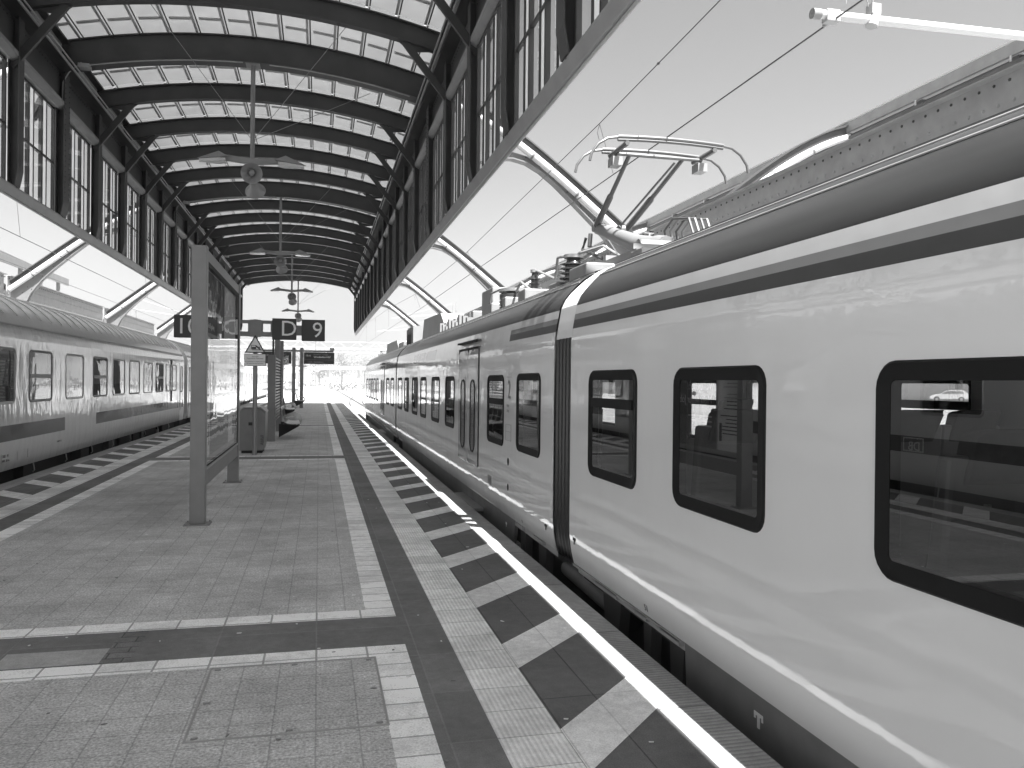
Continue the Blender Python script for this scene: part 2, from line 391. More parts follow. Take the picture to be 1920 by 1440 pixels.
# ================================================================== CANOPY
BAY, YB = 2.44, 17.1
KS = list(range(-12, 16)); XL, XR = -4.95, 2.37
def ribz(x): return 8.12 - .5 * ((x + 1.33) / 3.65) ** 2
CAN = thing('platform_canopy', (-1.3, 20, 0), 'dark steel barrel-vaulted platform roof with glazed side walls over the platform', 'station roof')
NX = 28
xs = [XL + .05 + (XR - XL - .1) * i / NX for i in range(NX + 1)]
for k in KS:
    y = YB + BAY * k; heavy = (k % 5 == 0)
    hb = .42 if heavy else .34; fw = .36 if heavy else .17; lo = -.07 if heavy else 0
    b = MB()
    b.sweepY([(x, y, ribz(x) + lo) for x in xs], fw, .025, M_DSTEEL)
    b.sweepY([(x, y, ribz(x) + (hb + lo) / 2) for x in xs], .03 if not heavy else .26, hb - lo - .03, M_DSTEEL)
    b.sweepY([(x, y, ribz(x) + hb) for x in xs], fw, .025, M_DSTEEL)
    if heavy:   # conduit and junction box on the lower flange
        b.tube([(x, y - .15, ribz(x) - .10) for x in xs[2:14]], .014, M_LSTEEL, 6); b.tube([(x, y - .15, ribz(x) - .10) for x in xs[15:27]], .014, M_LSTEEL, 6)
        b.box(-4.55, -4.35, y - .22, y - .02, ribz(-4.4) - .16, ribz(-4.4) - .085, M_LSTEEL)
        b.tube([(-4.5, y - .15, ribz(-4.5) - .03), (-4.72, y - .15, 7.5), (-4.82, y - .15, 7.3), (-4.83, y - .15, 6.9)], .012, M_LSTEEL, 6)
    b.build('rib', CAN, smooth=False)
    for s, xe, xi, xw in ((-1, XL, -4.12, XL + .02), (1, XR, 1.45, XR - .02)):
        if not heavy:
            b = MB(); a_ = Vector((xi, y, ribz(xi) - .01)); c_ = Vector((xw, y, 6.72))
            b.bar(a_, c_, .09, .10, M_DSTEEL); b.bar(a_ + Vector((0, -.045, -.0)), c_ + Vector((0, -.045, 0)), .012, .13, M_DSTEEL)
            d = (c_ - a_).normalized()
            b.prism([(xi - .1 * s, y - .02, ribz(xi) - .012), (xi + .55 * s, y - .02, ribz(xi + .55 * s) - .012), (xi + .22 * s, y - .02, ribz(xi) - .17), (xi + .05 * s, y - .02, ribz(xi) - .13)], (0, .04, 0), M_DSTEEL)
            b.build('brace', CAN)
        # wall post with tapered foot
        b = MB(); wd = .12 if not heavy else .17; xo = xe - .005 * s; xn = xe - .15 * s
        b.prism([(xo, y - .015, 4.74), (xe - .1 * s, y - .015, 4.74), (xn, y - .015, 5.02), (xn, y - .015, 7.5), (xo, y - .015, 7.5)], (0, .03, 0), M_DSTEEL)
        b.prism([(xn, y - wd, 5.02), (xn, y - wd, 7.5), (xn - .018 * s, y - wd, 7.5), (xn - .018 * s, y - wd, 5.02)], (0, 2 * wd, 0), M_DSTEEL)
        b.prism([(xo, y - wd, 4.74), (xo, y - wd, 7.5), (xo - .018 * s, y - wd, 7.5), (xo - .018 * s, y - wd, 4.74)], (0, 2 * wd, 0), M_DSTEEL)
        b.prism([(xn, y - wd, 5.02), (xe - .1 * s, y - wd, 4.76), (xe - .118 * s, y - wd, 4.76), (xn - .018 * s, y - wd, 5.02)], (0, 2 * wd, 0), M_DSTEEL)
        if heavy:
            for zz in range(24):
                for q in (-.12, .12): b.dome((xn - .018 * s, y + q, 5.1 + zz * .1), .017, M_DSTEEL, (-s, 0, 0), 5)
        b.build('post', CAN)
# window bays
def window_bay(y0, y1, xe, s):
    b = MB(); a0 = y0 + .19; a1 = y1 - .19; n = 6; x0, x1 = xe - .06, xe - .005
    z0, z1, zt = 4.76, 6.80, 5.73
    b.box(x0, x1, a0 - .05, a0, z0, z1, M_DSTEEL); b.box(x0, x1, a1, a1 + .05, z0, z1, M_DSTEEL)
    b.box(x0 + .01, x1 - .01, a0, a1, z1 - .05, z1, M_DSTEEL)
    b.box(xe - .045, xe - .005, a0, a1, zt - .02, zt + .02, M_DSTEEL)
    pit = (a1 - a0) / 3
    for j in range(3):
        yj = a0 + pit * j
        if j: b.box(xe - .06, xe - .005, yj - .012, yj + .012, z0, z1 - .05, M_DSTEEL)
        # every light: a fixed pale fin panel and an open glass strip
        b.box(xe - .05, xe - .01, yj + pit * .10, yj + pit * .12, z0, z1 - .05, M_DSTEEL)
        b.face([(xe - .025, yj + pit * .12, z0), (xe - .025, yj + pit * .42, z0), (xe - .025, yj + pit * .42, z1 - .05), (xe - .025, yj + pit * .12, z1 - .05)], M_FIN)
        b.box(xe - .05, xe - .01, yj + pit * .42, yj + pit * .44, z0, z1 - .05, M_DSTEEL)
        for (p, q) in ((yj + .013, yj + pit * .10), (yj + pit * .44, yj + pit - .013)):
            b.face([(xe - .01, p, z0), (xe - .01, q, z0), (xe - .01, q, z1 - .05), (xe - .01, p, z1 - .05)], M_GLASS)
    return b.build('window_bay', CAN)
for k in KS[:-1]:
    y = YB + BAY * k
    for xe, s in ((XL, -1), (XR, 1)): window_bay(y, y + BAY, xe, s)
ya, yb = YB + BAY * KS[0] - .2, YB + BAY * KS[-1] + .2
for xe, s in ((XL, -1), (XR, 1)):
    b = MB(); b.prism([(xe, ya, 4.60), (xe, ya, 4.76), (xe - .1 * s, ya, 4.76), (xe - .1 * s, ya, 4.73), (xe - .06 * s, ya, 4.60)], (0, yb - ya, 0), M_MSTEEL); b.build('fascia', CAN)
    b = MB(); b.tube([(xe - .01 * s, ya, 4.59), (xe - .01 * s, yb, 4.59)], .018, M_LSTEEL, 8); b.build('gutter', CAN)
    b = MB(); b.prism([(xe + .06 * s, ya, 6.80), (xe - .06 * s, ya, 6.80), (xe - .16 * s, ya, 6.86), (xe - .16 * s, ya, 6.93), (xe + .06 * s, ya, 6.99)], (0, yb - ya, 0), M_MSTEEL); b.build('window_head', CAN)
    b = MB(); b.box(min(xe, xe - .06 * s), max(xe, xe - .06 * s), ya, yb, 6.98, 7.55, M_DSTEEL)
    b.box(min(xe - .3 * s, xe + .1 * s), max(xe - .3 * s, xe + .1 * s), ya, yb, 7.53, 7.62, M_DSTEEL)
    yy = ya + .1
    while yy < yb:
        b.dome((xe - .06 * s, yy, 7.44), .016, M_DSTEEL, (-s, 0, 0), 5); yy += .14
    b.build('eave_girder', CAN)
    b = MB()
    for dx, zz, rr in ((.36, 7.50, .022), (.42, 7.53, .016)): b.tube([(xe - dx * s, ya, zz), (xe - dx * s, yb, zz)], rr, M_LSTEEL, 6)
    b.build('conduit', CAN)
    b = MB(); b.prism([(xe - .1 * s, ya, 8.07), (xe + .37 * s, ya, 7.40), (xe + .37 * s, ya, 7.32), (xe - .1 * s, ya, 7.63)], (0, yb - ya, 0), M_TOP); b.build('added_shade_overhang', CAN)  # unseen overhang, added and sized to stop sun coming through the glazing
# roof panels
NP = 14
for k in KS[:-1]:
    y0 = YB + BAY * k + .02; y1 = y0 + BAY - .04; b = MB()
    for i in range(NP):
        x0 = XL - .05 + (XR - XL + .1) * i / NP; x1 = XL - .05 + (XR - XL + .1) * (i + 1) / NP
        zz = lambda x: ribz(x) + .445
        g = .011
        p = [(x0 + g, y0, zz(x0 + g)), (x1 - g, y0, zz(x1 - g)), (x1 - g, y1, zz(x1 - g)), (x0 + g, y1, zz(x0 + g))]
        b.face(p, M_ROOF)
        # dark seam cover and the pale ribs that stiffen each panel
        b.hexa(((x1 - g, y0, zz(x1) - .005), (x1 + g, y0, zz(x1) - .005), (x1 + g, y1, zz(x1) - .005), (x1 - g, y1, zz(x1) - .005), (x1 - g, y0, zz(x1) + .03), (x1 + g, y0, zz(x1) + .03), (x1 + g, y1, zz(x1) + .03), (x1 - g, y1, zz(x1) + .03)), M_DSTEEL)
        xa, xb = x0 + .06, x1 - .06
        for f in (.335, .665):
            yc = y0 + (y1 - y0) * f
            b.hexa(((xa, yc - .045, zz(xa) - .022), (xb, yc - .045, zz(xb) - .022), (xb, yc + .045, zz(xb) - .022), (xa, yc + .045, zz(xa) - .022), (xa, yc - .05, zz(xa) - .004), (xb, yc - .05, zz(xb) - .004), (xb, yc + .05, zz(xb) - .004), (xa, yc + .05, zz(xa) - .004)), M_ROOFBAR)
        xc = x1 - .05
        b.hexa(((xc - .03, y0, zz(xc) - .026), (xc + .015, y0, zz(xc) - .026), (xc + .015, y1, zz(xc) - .026), (xc - .03, y1, zz(xc) - .026), (xc - .03, y0, zz(xc) - .006), (xc + .015, y0, zz(xc) - .006), (xc + .015, y1, zz(xc) - .006), (xc - .03, y1, zz(xc) - .006)), M_ROOFBAR)
    b.build('roof_panel', CAN)
b = MB()
for x in (XL + .12, XR - .12):
    b.box(x - .12, x + .12, ya, yb, ribz(x) + .38, ribz(x) + .42, M_DSTEEL)
b.build('edge_purlin', CAN)

# ================================================================== ARCHED GIRDERS over the tracks
def bez(pts, n=14):
    out = []
    for i in range(n + 1):
        x = pts[0][0] + (pts[-1][0] - pts[0][0]) * i / n
        s = 0
        for a, (xa, za) in enumerate(pts):
            l_ = 1
            for c, (xc, zc) in enumerate(pts):
                if c != a: l_ *= (x - xc) / (xa - xc)
            s += l_ * za
        out.append((x, s))
    return out
UP = bez([(2.46, 7.95), (4.35, 7.02), (5.75, 5.97), (7.25, 4.78)])
LO = bez([(2.46, 7.30), (4.08, 6.53), (5.31, 5.80), (5.96, 5.20), (6.60, 4.45), (6.95, 3.7)])
def make_arch(name, y, fx, label, group):
    """fx maps the measured right-hand X to this arch's X"""
    t = thing(name, (fx(7.1), y, -.95), label, 'roof girder', group)
    b = MB(); b.sweepY([(fx(x), y, z) for x, z in UP], .22, .03, M_DSTEEL); b.sweepY([(fx(x), y, z - .09) for x, z in UP], .05, .16, M_DSTEEL); b.build('upper_chord', t)
    b = MB(); b.tube([(fx(x), y - .15, z - .30) for x, z in UP], .085, M_PIPE, 12); b.build('drain_pipe', t, smooth=True)
    for i in (3, 6, 9, 12):
        x, z = UP[i]; c = MB(); c.tube([(fx(x - .02), y - .15, z - .29), (fx(x + .02), y - .15, z - .315)], .096, M_ARCH, 12); c.build('pipe_clip', t, smooth=True)
    b = MB(); b.sweepY([(fx(x), y, z) for x, z in LO], .24, .025, M_ARCH); b.sweepY([(fx(x), y, z + .085) for x, z in LO], .04, .15, M_ARCH)
    for x, z in LO[1::1]:
        for q in (.03, .13):
            b.dome((fx(x), y - .02, z + q), .02, M_UNDER, (0, -1, 0), 5)
    b.build('lower_chord', t)
    b = MB()
    poly = [(fx(x), y - .012, z + .15) for x, z in LO[8:]] + [(fx(7.25), y - .012, 3.7), (fx(7.25), y - .012, 4.75)] + [(fx(x), y - .012, z - .17) for x, z in reversed(UP[10:14])]
    b.prism(poly, (0, .024, 0), M_ARCH)
    for x, z in ((6.6, 4.9), (6.75, 4.6), (6.9, 4.85), (6.9, 4.4), (7.05, 4.6), (7.1, 4.2), (6.7, 5.05), (6.95, 4.1)): b.dome((fx(x), y - .012, z), .022, M_UNDER, (0, -1, 0), 5)
    b.build('gusset_plate', t)
    b = MB(); b.box(min(fx(6.95), fx(7.3)), max(fx(6.95), fx(7.3)), y - .14, y + .14, -1.0, 3.72, M_MSTEEL); b.build('column', t)
    return t
side_words = ['beyond', 'first', 'second', 'third', 'farthest']
NEARF = ['nearest, out over the first railcar', 'nearest in view, behind the pantograph', 'second in view from the pantograph', 'third in view from the pantograph', 'farthest, at the end of the canopy']
NEARL = ['nearest, beside the camera', 'nearest in view, at the picture edge', 'next along after the one at the picture edge', 'just left of the number ten sign', 'farthest, at the end of the canopy']
for i, k in enumerate((-5, 0, 5, 10, 15)):
    y = YB + BAY * k if i else 5.2
    make_arch('arched_girder', y, lambda x: x, 'pale curved girder over the right track, ' + NEARF[i], 'arched girders over the right track')
    make_arch('arched_girder', y, lambda x: -2.58 - x, 'pale curved girder over the left track, ' + NEARL[i], 'arched girders over the left track')
    if 1 <= i <= 3:
        make_arch('arched_girder', y, lambda x: 14.9 - x, 'pale curved girder rising to the right beyond the riveted girder, ' + side_words[i] + ' one', 'arched girders beyond the riveted girder')
        make_arch('arched_girder', y, lambda x: -17.3 + x - 2.7, 'pale curved girder rising to the left behind the coaches, ' + side_words[i] + ' one', 'arched girders behind the coaches')
# side girders with rivets and narrow roofs over the luggage platforms
def side_girder(x, face, y0, y1, label, grp, zt=5.13, roof=True):
    t = thing('riveted_girder', (x, (y0 + y1) / 2, zt), label, 'girder', grp)
    b = MB(); b.box(x - .02, x + .02, y0, y1, zt - .68, zt - .02, M_GIRD); b.build('web_plate', t)
    b = MB(); b.box(x - .13, x + .13, y0, y1, zt - .02, zt, M_GIRD); b.build('flange', t)
    b = MB(); b.box(x - .13, x + .13, y0, y1, zt - .70, zt - .68, M_GIRD); b.build('flange', t)
    xf = x - .02 if face < 0 else x + .02
    b = MB(); y = y0 + .1
    while y < y1:
        b.dome((xf, y, zt - .33), .024, M_GIRD, (face, 0, 0), 6); b.dome((xf, y + .06, zt - .09), .02, M_UNDER, (face, 0, 0), 5); b.dome((xf, y, zt - .6), .024, M_GIRD, (face, 0, 0), 6); y += .21
    tag(b.build('rivets', t), kind='stuff')
for i, (a, c) in enumerate(((-9, 4.75), (5.05, 16.95), (17.25, 29.15), (29.45, 41.35), (41.65, 53.5))):
    side_girder(7.4, -1, a, c, 'grey riveted girder on the right skyline, ' + ('section beside the camera', 'section left of the white cantilever tube', 'section behind the pantograph', 'section behind the roof insulators', 'farthest section')[i], 'riveted girders on the right')
    if i: side_girder(-10.0, 1, a, c, 'grey plate girder above the coach roofs, ' + ('section beside the camera', 'section before the first arched girder', 'section between the first two arched girders', 'section left of the number ten sign', 'farthest section')[i], 'plate girders on the left', zt=4.98)
t = thing('neighbouring_hall', (14, 22, 8), 'long flat roof edge of the next platform hall along the right skyline', 'station roof')
ya_, yb_ = -9, 54
b = MB(); b.box(12.44, 12.50, ya_, yb_, 7.80, 8.04, M_GIRD); b.build('fascia', t)
b = MB(); b.box(12.40, 12.50, ya_, yb_, 8.042, 8.07, M_PIPE); b.build('edge_trim', t)
b = MB(); b.prism([(12.5, ya_, 7.86), (12.5, ya_, 8.0), (16.2, ya_, 8.75), (20, ya_, 8.0), (20, ya_, 7.8), (16.2, ya_, 8.55)], (0, yb_ - ya_, 0), M_DSTEEL); b.build('roof', t)
b = MB(); b.box(12.62, 12.70, ya_, yb_, 7.25, 7.80, M_UNDER); b.build('eave_girder', t)  # black plate painting the shaded gap under the roof edge
b = MB(); b.box(12.60, 12.68, ya_, yb_, 4.6, 4.76, M_GIRD); b.build('lower_edge', t)
y = ya_ + 1.78
while y < yb_:
    b = MB(); b.box(12.52, 12.74, y - .1, y + .1, 4.6, 7.8, M_DSTEEL); b.build('post', t)
    b = MB(); b.face([(12.64, y + .1, 4.76), (12.64, y + 2.34, 4.76), (12.64, y + 2.34, 7.25), (12.64, y + .1, 7.25)], M_GLASS); b.build('window_bay', t)
    b = MB(); b.tube([(12.43, y, 7.62), (12.43, y, 7.80)], .02, M_PIPE, 5); b.build('gutter_bracket', t)
    y += 2.44
b = MB(); b.tube([(12.40, ya_, 7.62), (12.40, yb_, 7.62)], .05, M_DSTEEL, 8); b.build('gutter', t)
t = thing('neighbouring_canopy', (-14, 36, 5), 'edge of the next platform roof seen above the coaches at far left', 'station roof')
b = MB(); b.box(-13.1, -13.0, 24, 47, 6.5, 6.86, M_MSTEEL); b.build('fascia', t)
b = MB(); b.prism([(-13.1, 24, 6.6), (-13.1, 24, 6.8), (-17, 24, 8.6), (-17, 24, 8.3)], (0, 23, 0), M_DSTEEL); b.build('roof_deck', t)
b = MB()
for q in range(9): b.box(-13.2, -13.05, 24 + q * 2.7, 24.12 + q * 2.7, 5.2, 6.6, M_MSTEEL)
b.build('wall_posts', t)
t = thing('corrugated_shed', (-12.4, 38, 0), 'pale corrugated shed wall visible between girder and coach roof', 'shed')
b = MB(); y = 33.0
while y < 46: b.box(-12.5, -12.38, y, y + .30, 0, 4.2, M_FAR); b.box(-12.46, -12.42, y + .3, y + .42, 0, 4.2, M_MSTEEL); y += .42
b.box(-12.36, -12.30, 33, 46, 3.55, 3.65, M_MSTEEL); b.build('corrugated_wall', t)
b = MB(); b.prism([(-12.25, 32.8, 4.2), (-12.25, 32.8, 4.28), (-16, 32.8, 4.9), (-16, 32.8, 4.8)], (0, 13.4, 0), M_MSTEEL); b.build('roof', t)

# ================================================================== CARRIAGES
def rrect(w, h, r, n=5):
    out = []
    for cx, cy, a0 in ((w / 2 - r, h / 2 - r, 0), (-w / 2 + r, h / 2 - r, 90), (-w / 2 + r, -h / 2 + r, 180), (w / 2 - r, -h / 2 + r, 270)):
        for i in range(n + 1):
            a = R_(a0 + 90 * i / n); out.append((cx + r * math.cos(a), cy + r * math.sin(a)))
    return out
def ring_window(name, car, x, s, yc, zc, w, h, r, t, proud, m_frame, m_glass, bar=None, inner=None, panes=True):
    """window frame on a wall at x whose outside faces direction s (-1/+1); child pane"""
    o = rrect(w, h, r); i_ = rrect(w - 2 * t, h - 2 * t, max(r - t, .02)); b = MB(); n = len(o)
    X0 = x - .03 * s; X1 = x + proud * s; X2 = x + (proud - .012) * s
    for a in range(n):
        c = (a + 1) % n
        P = lambda q, X: (X, yc + q[0], zc + q[1])
        mid = lambda q, e: (q[0] * (1 - .02 / w * e), q[1] * (1 - .02 / h * e))
        b.face([P(o[a], X0), P(o[c], X0), P(o[c], X2), P(o[a], X2)], m_frame)
        b.face([P(o[a], X2), P(o[c], X2), P(mid(o[c], 1), X1), P(mid(o[a], 1), X1)], m_frame)
        b.face([P(mid(o[a], 1), X1), P(mid(o[c], 1), X1), P(i_[c], X2), P(i_[a], X2)], m_frame)
        b.face([P(i_[a], X2), P(i_[c], X2), P(i_[c], x - .05 * s), P(i_[a], x - .05 * s)], m_frame)
    if bar:
        zb = zc + h * (bar - .5); bt = .035
        b.box(min(X1 - .03 * s, X1), max(X1 - .03 * s, X1), yc - w / 2 + t, yc + w / 2 - t, zb - bt, zb + bt, m_frame)
    f = b.build(name, car, smooth=True, angle=25)
    if panes:
        g = MB(); xg = x - .002 * s
        g.face([(xg, yc + q[0], zc + q[1]) for q in rrect(w - 2 * t + .01, h - 2 * t + .01, max(r - t, .02))], m_glass)
        g.build('pane', f)
    return f
def wall_with_holes(b, x, y0, y1, z0, z1, holes, m):
    """holes: list of (ya,yb,za,zb), sorted"""
    y = y0
    for ya, yb_, za, zb in sorted(holes):
        if ya > y: b.face([(x, y, z0), (x, ya, z0), (x, ya, z1), (x, y, z1)], m)
        b.face([(x, ya, z0), (x, yb_, z0), (x, yb_, za), (x, ya, za)], m); b.face([(x, ya, zb), (x, yb_, zb), (x, yb_, z1), (x, ya, z1)], m)
        y = yb_
    if y < y1: b.face([(x, y, z0), (x, y1, z0), (x, y1, z1), (x, y, z1)], m)

# --- railcar -------------------------------------------------------
XW, XC = 2.10, 3.50
PROF = [(.08, .095), (.0436, .10), (.0336, .14), (.025, .18), (.0176, .22), (.0116, .26), (.0068, .30), (.0032, .34), (.001, .38), (0, .43), (0, .70)]
TOPP = [(0, 1.98), (.003, 2.04), (.012, 2.11), (.024, 2.185), (.033, 2.235), (.046, 2.31), (.049, 2.325), (.084, 2.40), (.14, 2.47), (.21, 2.545), (.27, 2.60), (.30, 2.62)]
ROOFP = [(.30, 2.62), (.33, 2.64), (.39, 2.665), (.40, 2.69), (.44, 2.70), (.70, 2.73), (1.4, 2.76)]
def shell_strip(b, prof, y0, y1, m, s=-1, inset=0.):
    for (a, za), (c, zc) in zip(prof[:-1], prof[1:]):
        mm = m(za, zc) if callable(m) else m
        for sg in (-1, 1):
            xa = XC + sg * (1.4 - a); xc = XC + sg * (1.4 - c)
            b.face([(xa, y0, za), (xa, y1, za), (xc, y1, zc), (xc, y0, zc)], mm)
STRIPES = {}
def railcar(name, y0, y1, wins, doors, skirts, label, stripe_fn, seats=(), open_ends=()):
    t = thing(name, (XC, (y0 + y1) / 2, -.76), label, 'train carriage', 'railcar carriages along the right platform edge')
    b = MB()
    # cut the shell lengthwise where the livery or a painted reflection changes
    cuts = sorted({y0, y1} | {c for seg in stripe_fn for c in seg[:2] if y0 < c < y1})
    shell_strip(b, PROF, y0, y1, M_BODY)
    for a, c in zip(cuts[:-1], cuts[1:]):
        mid = (a + c) / 2; sty = None
        for s0, s1, st in stripe_fn:
            if s0 <= mid <= s1: sty = st
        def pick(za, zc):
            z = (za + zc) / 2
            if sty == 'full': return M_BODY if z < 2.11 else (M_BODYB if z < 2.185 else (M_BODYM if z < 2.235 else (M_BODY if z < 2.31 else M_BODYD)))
            if sty == 'band': return M_BODY if z < 2.04 else (M_BODYM if z < 2.235 else (M_BODY if z < 2.31 else M_BODYD))  # band: a reflection painted into the body colour
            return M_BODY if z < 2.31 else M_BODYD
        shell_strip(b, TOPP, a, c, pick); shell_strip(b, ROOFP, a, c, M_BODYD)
    holes = [(yc - w / 2 + .03, yc + w / 2 - .03, zc - h / 2 + .03, zc + h / 2 - .03) for yc, w, zc, h, bar in wins]
    for sg in (-1, 1): wall_with_holes(b, XC + sg * 1.4, y0, y1, .70, 1.98, holes, M_BODY)
    for ye in (y0, y1):
        if ye in open_ends: continue
        pr = [(XC - 1.4 + a, ye, z) for a, z in PROF + TOPP + ROOFP]
        b.face(pr + [(2 * XC - p[0], ye, p[2]) for p in reversed(pr[:-1])], M_BELL)
    b.build('body', t, smooth=True, angle=28, axis=(XC, 1.4))
    for (dx, z) in ((.243, 2.580), (.385, 2.668)):
        q = MB()
        for sg in (-1, 1): q.tube([(XC + sg * (1.4 - dx), y0 + .02, z), (XC + sg * (1.4 - dx), y1 - .02, z)], .006, M_LSTEEL, 6)
        tag(q.build('roof_seam', t), kind='stuff')
    # interior
    b = MB(); b.box(XW + .12, 4.78, y0 + .05, y1 - .05, -.02, .03, M_INTD); b.box(XW + .12, 4.78, y0 + .05, y1 - .05, 2.1, 2.14, M_INT)
    b.build('interior', t)
    b = MB()
    for sg in (-1, 1): wall_with_holes(b, XC + sg * 1.33, y0 + .05, y1 - .05, .03, 2.1, [(a, c, d, e) for a, c, d, e in holes], M_INT)
    b.build('lining', t)
    for yc, w, zc, h, bar in wins:
        for sg in (-1, 1): ring_window('window', t, XC + sg * 1.4, sg, yc, zc, w, h, .10, .075, .012, M_RUB, M_TGL, bar)
    for (xs_, ys_, dr) in seats:
        b = MB()
        b.box(xs_ - .23, xs_ + .23, ys_ - .22, ys_ + .22, .38, .50, M_SEAT)
        b.prism([(xs_ - .245, ys_ - dr * .22, .45), (xs_ - .245, ys_ - dr * .10, .45), (xs_ - .245, ys_ - dr * .22, 1.38), (xs_ - .245, ys_ - dr * .30, 1.38)], (.49, 0, 0), M_SEATL)
        b.prism([(xs_ - .19, ys_ - dr * .22, 1.26), (xs_ - .19, ys_ - dr * .30, 1.26), (xs_ - .16, ys_ - dr * .33, 1.46), (xs_ - .1, ys_ - dr * .335, 1.49), (xs_ - .16, ys_ - dr * .24, 1.47)], (.36, 0, 0), M_SEAT)
        b.box(xs_ - .05, xs_ + .05, ys_ - .1, ys_ + .1, .03, .38, M_UNDER)
        b.build('seat', t, bevel=.02)
    for (da, db) in doors:
        mid = (da + db) / 2
        for (a, c) in ((da, mid - .012), (mid + .012, db)):
            d = MB(); x1 = XW - .012
            d.prism([(XW + .16, a, -.03), (XW + .03, a, .30), (x1, a, .55), (x1, a, 2.02), (x1 + .012, a, 2.1), (XW + .05, a, 2.1), (XW + .05, a, .5), (XW + .2, a, -.03)], (0, c - a, 0), M_DOOR)
            d = d.build('door', t)
            wn = ring_window('door_window', d, x1, -1, (a + c) / 2, 1.17, .34, 1.02, .15, .035, .012, M_RUB, M_TGL, panes=False)
            g = MB(); g.face([(x1 - .004, (a + c) / 2 + q[0], 1.17 + q[1]) for q in rrect(.28, .96, .12)], M_INS); g.build('door_pane', d)
        d = MB(); x1 = XW - .004
        for a, c, za, zb in ((da - .035, da, -.03, 2.13), (db, db + .035, -.03, 2.13), (mid - .012, mid + .012, -.02, 2.1), (da, db, 2.1, 2.13)): d.box(x1 - .004, x1 + .05, a, c, max(za, .5), zb, M_RUB)
        d.build('door_seal', t)
        d = MB(); d.box(XW - .03, XW + .1, da - .05, db + .05, 2.2, 2.225, M_RUB); d.build('door_gutter', t)
        d = MB(); d.box(XW - .06, XW + .25, da - .05, db + .05, -.10, -.06, M_ALU); d.build('door_step', t)
    for (sa, sb) in skirts:
        b = MB(); b.prism([(2.27, sa + .28, -.02), (2.27, sb - .02, -.02), (2.27, sb - .02, .098), (2.27, sa, .098)][::-1] if False else [(2.165, sa, .092), (2.165, sb, .092), (2.20, sb, -.62), (2.20, sa + .55, -.62), (2.18, sa + .1, -.12)], (.04, 0, 0), M_SKIRT); b.build('skirt', t)
    b = MB(); b.box(2.45, 4.55, y0 + .1, y1 - .1, -.35, .02, M_UNDER); b.build('underframe', t)
    for yb_ in (y0 + 1.0, y1 - 1.0) if y1 - y0 > 5 else ():
        for sg in (-1, 1):
            for dy in (-.9, .9):
                wl = MB(); wl.lathe([(.02, 0), (.40, 0), (.42, .02), (.42, .10), (.44, .11), (.44, .13)], (XC + sg * .78, yb_ + dy, -.33), (-sg, 0, 0), M_UNDER, 20); wl.build('wheel', t, smooth=True)
        for sg in (-1, 1): b = MB(); b.box(XC + sg * 1.0 - .06, XC + sg * 1.0 + .06, yb_ - 1.3, yb_ + 1.3, -.45, -.15, M_UNDER); b.build('bogie_frame', t)
    return t
W1 = [(.73 - 0, 1.42, 1.33, .83, None)]
wins1 = [(5.57, .99, 1.33, .83, .70), (3.98, 1.03, 1.33, .83, None), (1.93, 1.50, 1.33, .83, None), (-.4, 1.50, 1.33, .83, None), (-2.6, 1.5, 1.33, .83, None), (-7.2, 1.5, 1.33, .83, None), (-9.2, 1.5, 1.33, .83, None)]
seats1 = []
for yy, d in ((2.9, 1), (1.15, -1), (.6, 1), (-1.1, -1), (5.0, 1), (-1.7, 1)):
    for x in (2.62, 3.10, 3.98, 4.46): seats1.append((x, yy, d))
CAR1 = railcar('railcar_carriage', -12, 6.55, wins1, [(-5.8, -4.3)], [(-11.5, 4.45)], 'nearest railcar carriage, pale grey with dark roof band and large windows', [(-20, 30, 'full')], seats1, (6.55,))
wins2 = [(7.98, .96, 1.32, .84, None), (9.55, .92, 1.31, .84, .62), (13.06, .92, 1.31, .84, None), (14.73, .98, 1.31, .84, None), (16.5, .90, 1.31, .84, None), (18.02, 1.0, 1.31, .84, None), (19.75, .9, 1.31, .84, None), (21.4, 1.05, 1.31, .84, None)]
seats2 = [(x, yy, d) for yy, d in ((8.2, 1), (9.9, -1), (13.4, 1), (15.2, -1), (17.0, 1), (18.9, -1)) for x in (2.65, 4.4)]
CAR2 = railcar('railcar_carriage', 7.05, 22.35, wins2, [(10.62, 12.12)], [(8.75, 21.3)], 'middle railcar carriage with double door, figure two and raised pantograph', [(5, 8.9, 'full'), (14.8, 18.4, 'band')], seats2, (7.05, 22.35))  # both dark patches on this carriage are reflections painted into the shell
wins3 = [(23.7, 1.0, 1.31, .84, None), (25.3, 1.0, 1.31, .84, None), (29.9, .9, 1.31, .84, None), (31.4, .9, 1.31, .84, None), (32.9, .9, 1.31, .84, None), (34.4, .9, 1.31, .84, None), (36.2, 1.0, 1.31, .84, None)]
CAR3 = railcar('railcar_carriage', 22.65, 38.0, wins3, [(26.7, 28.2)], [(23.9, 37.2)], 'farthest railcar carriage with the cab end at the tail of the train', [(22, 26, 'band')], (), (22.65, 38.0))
# cab nose of the far carriage
b = MB(); pr = [(a, z) for a, z in PROF + [(0, 1.98)] + TOPP[1:] + ROOFP[1:]]; prev = None
for st, (dy, ins, zs) in enumerate(((0, 0, 1), (.3, .04, 1), (.7, .14, .985), (1.0, .32, .95), (1.15, .62, .90))):
    cur = [(XC - 1.4 + max(a, 0) + ins * (1 - a / 1.4), 38.0 + dy - (max(0, z - 1.0) * .22 * st / 4), z * (zs if z > 1.2 else 1)) for a, z in pr]
    cur = cur + [(2 * XC - p[0], p[1], p[2]) for p in reversed(cur[:-1])]
    if prev:
        for i in range(len(cur) - 1): b.face([prev[i], prev[i + 1], cur[i + 1], cur[i]], M_BODY)
    prev = cur
b.face(prev, M_RUB); b.build('cab_nose', CAR3, smooth=True, angle=40)
b = MB(); b.box(2.2, 2.7, 38.4, 39.0, -.5, .1, M_UNDER); b.build('buffer_beam', CAR3)
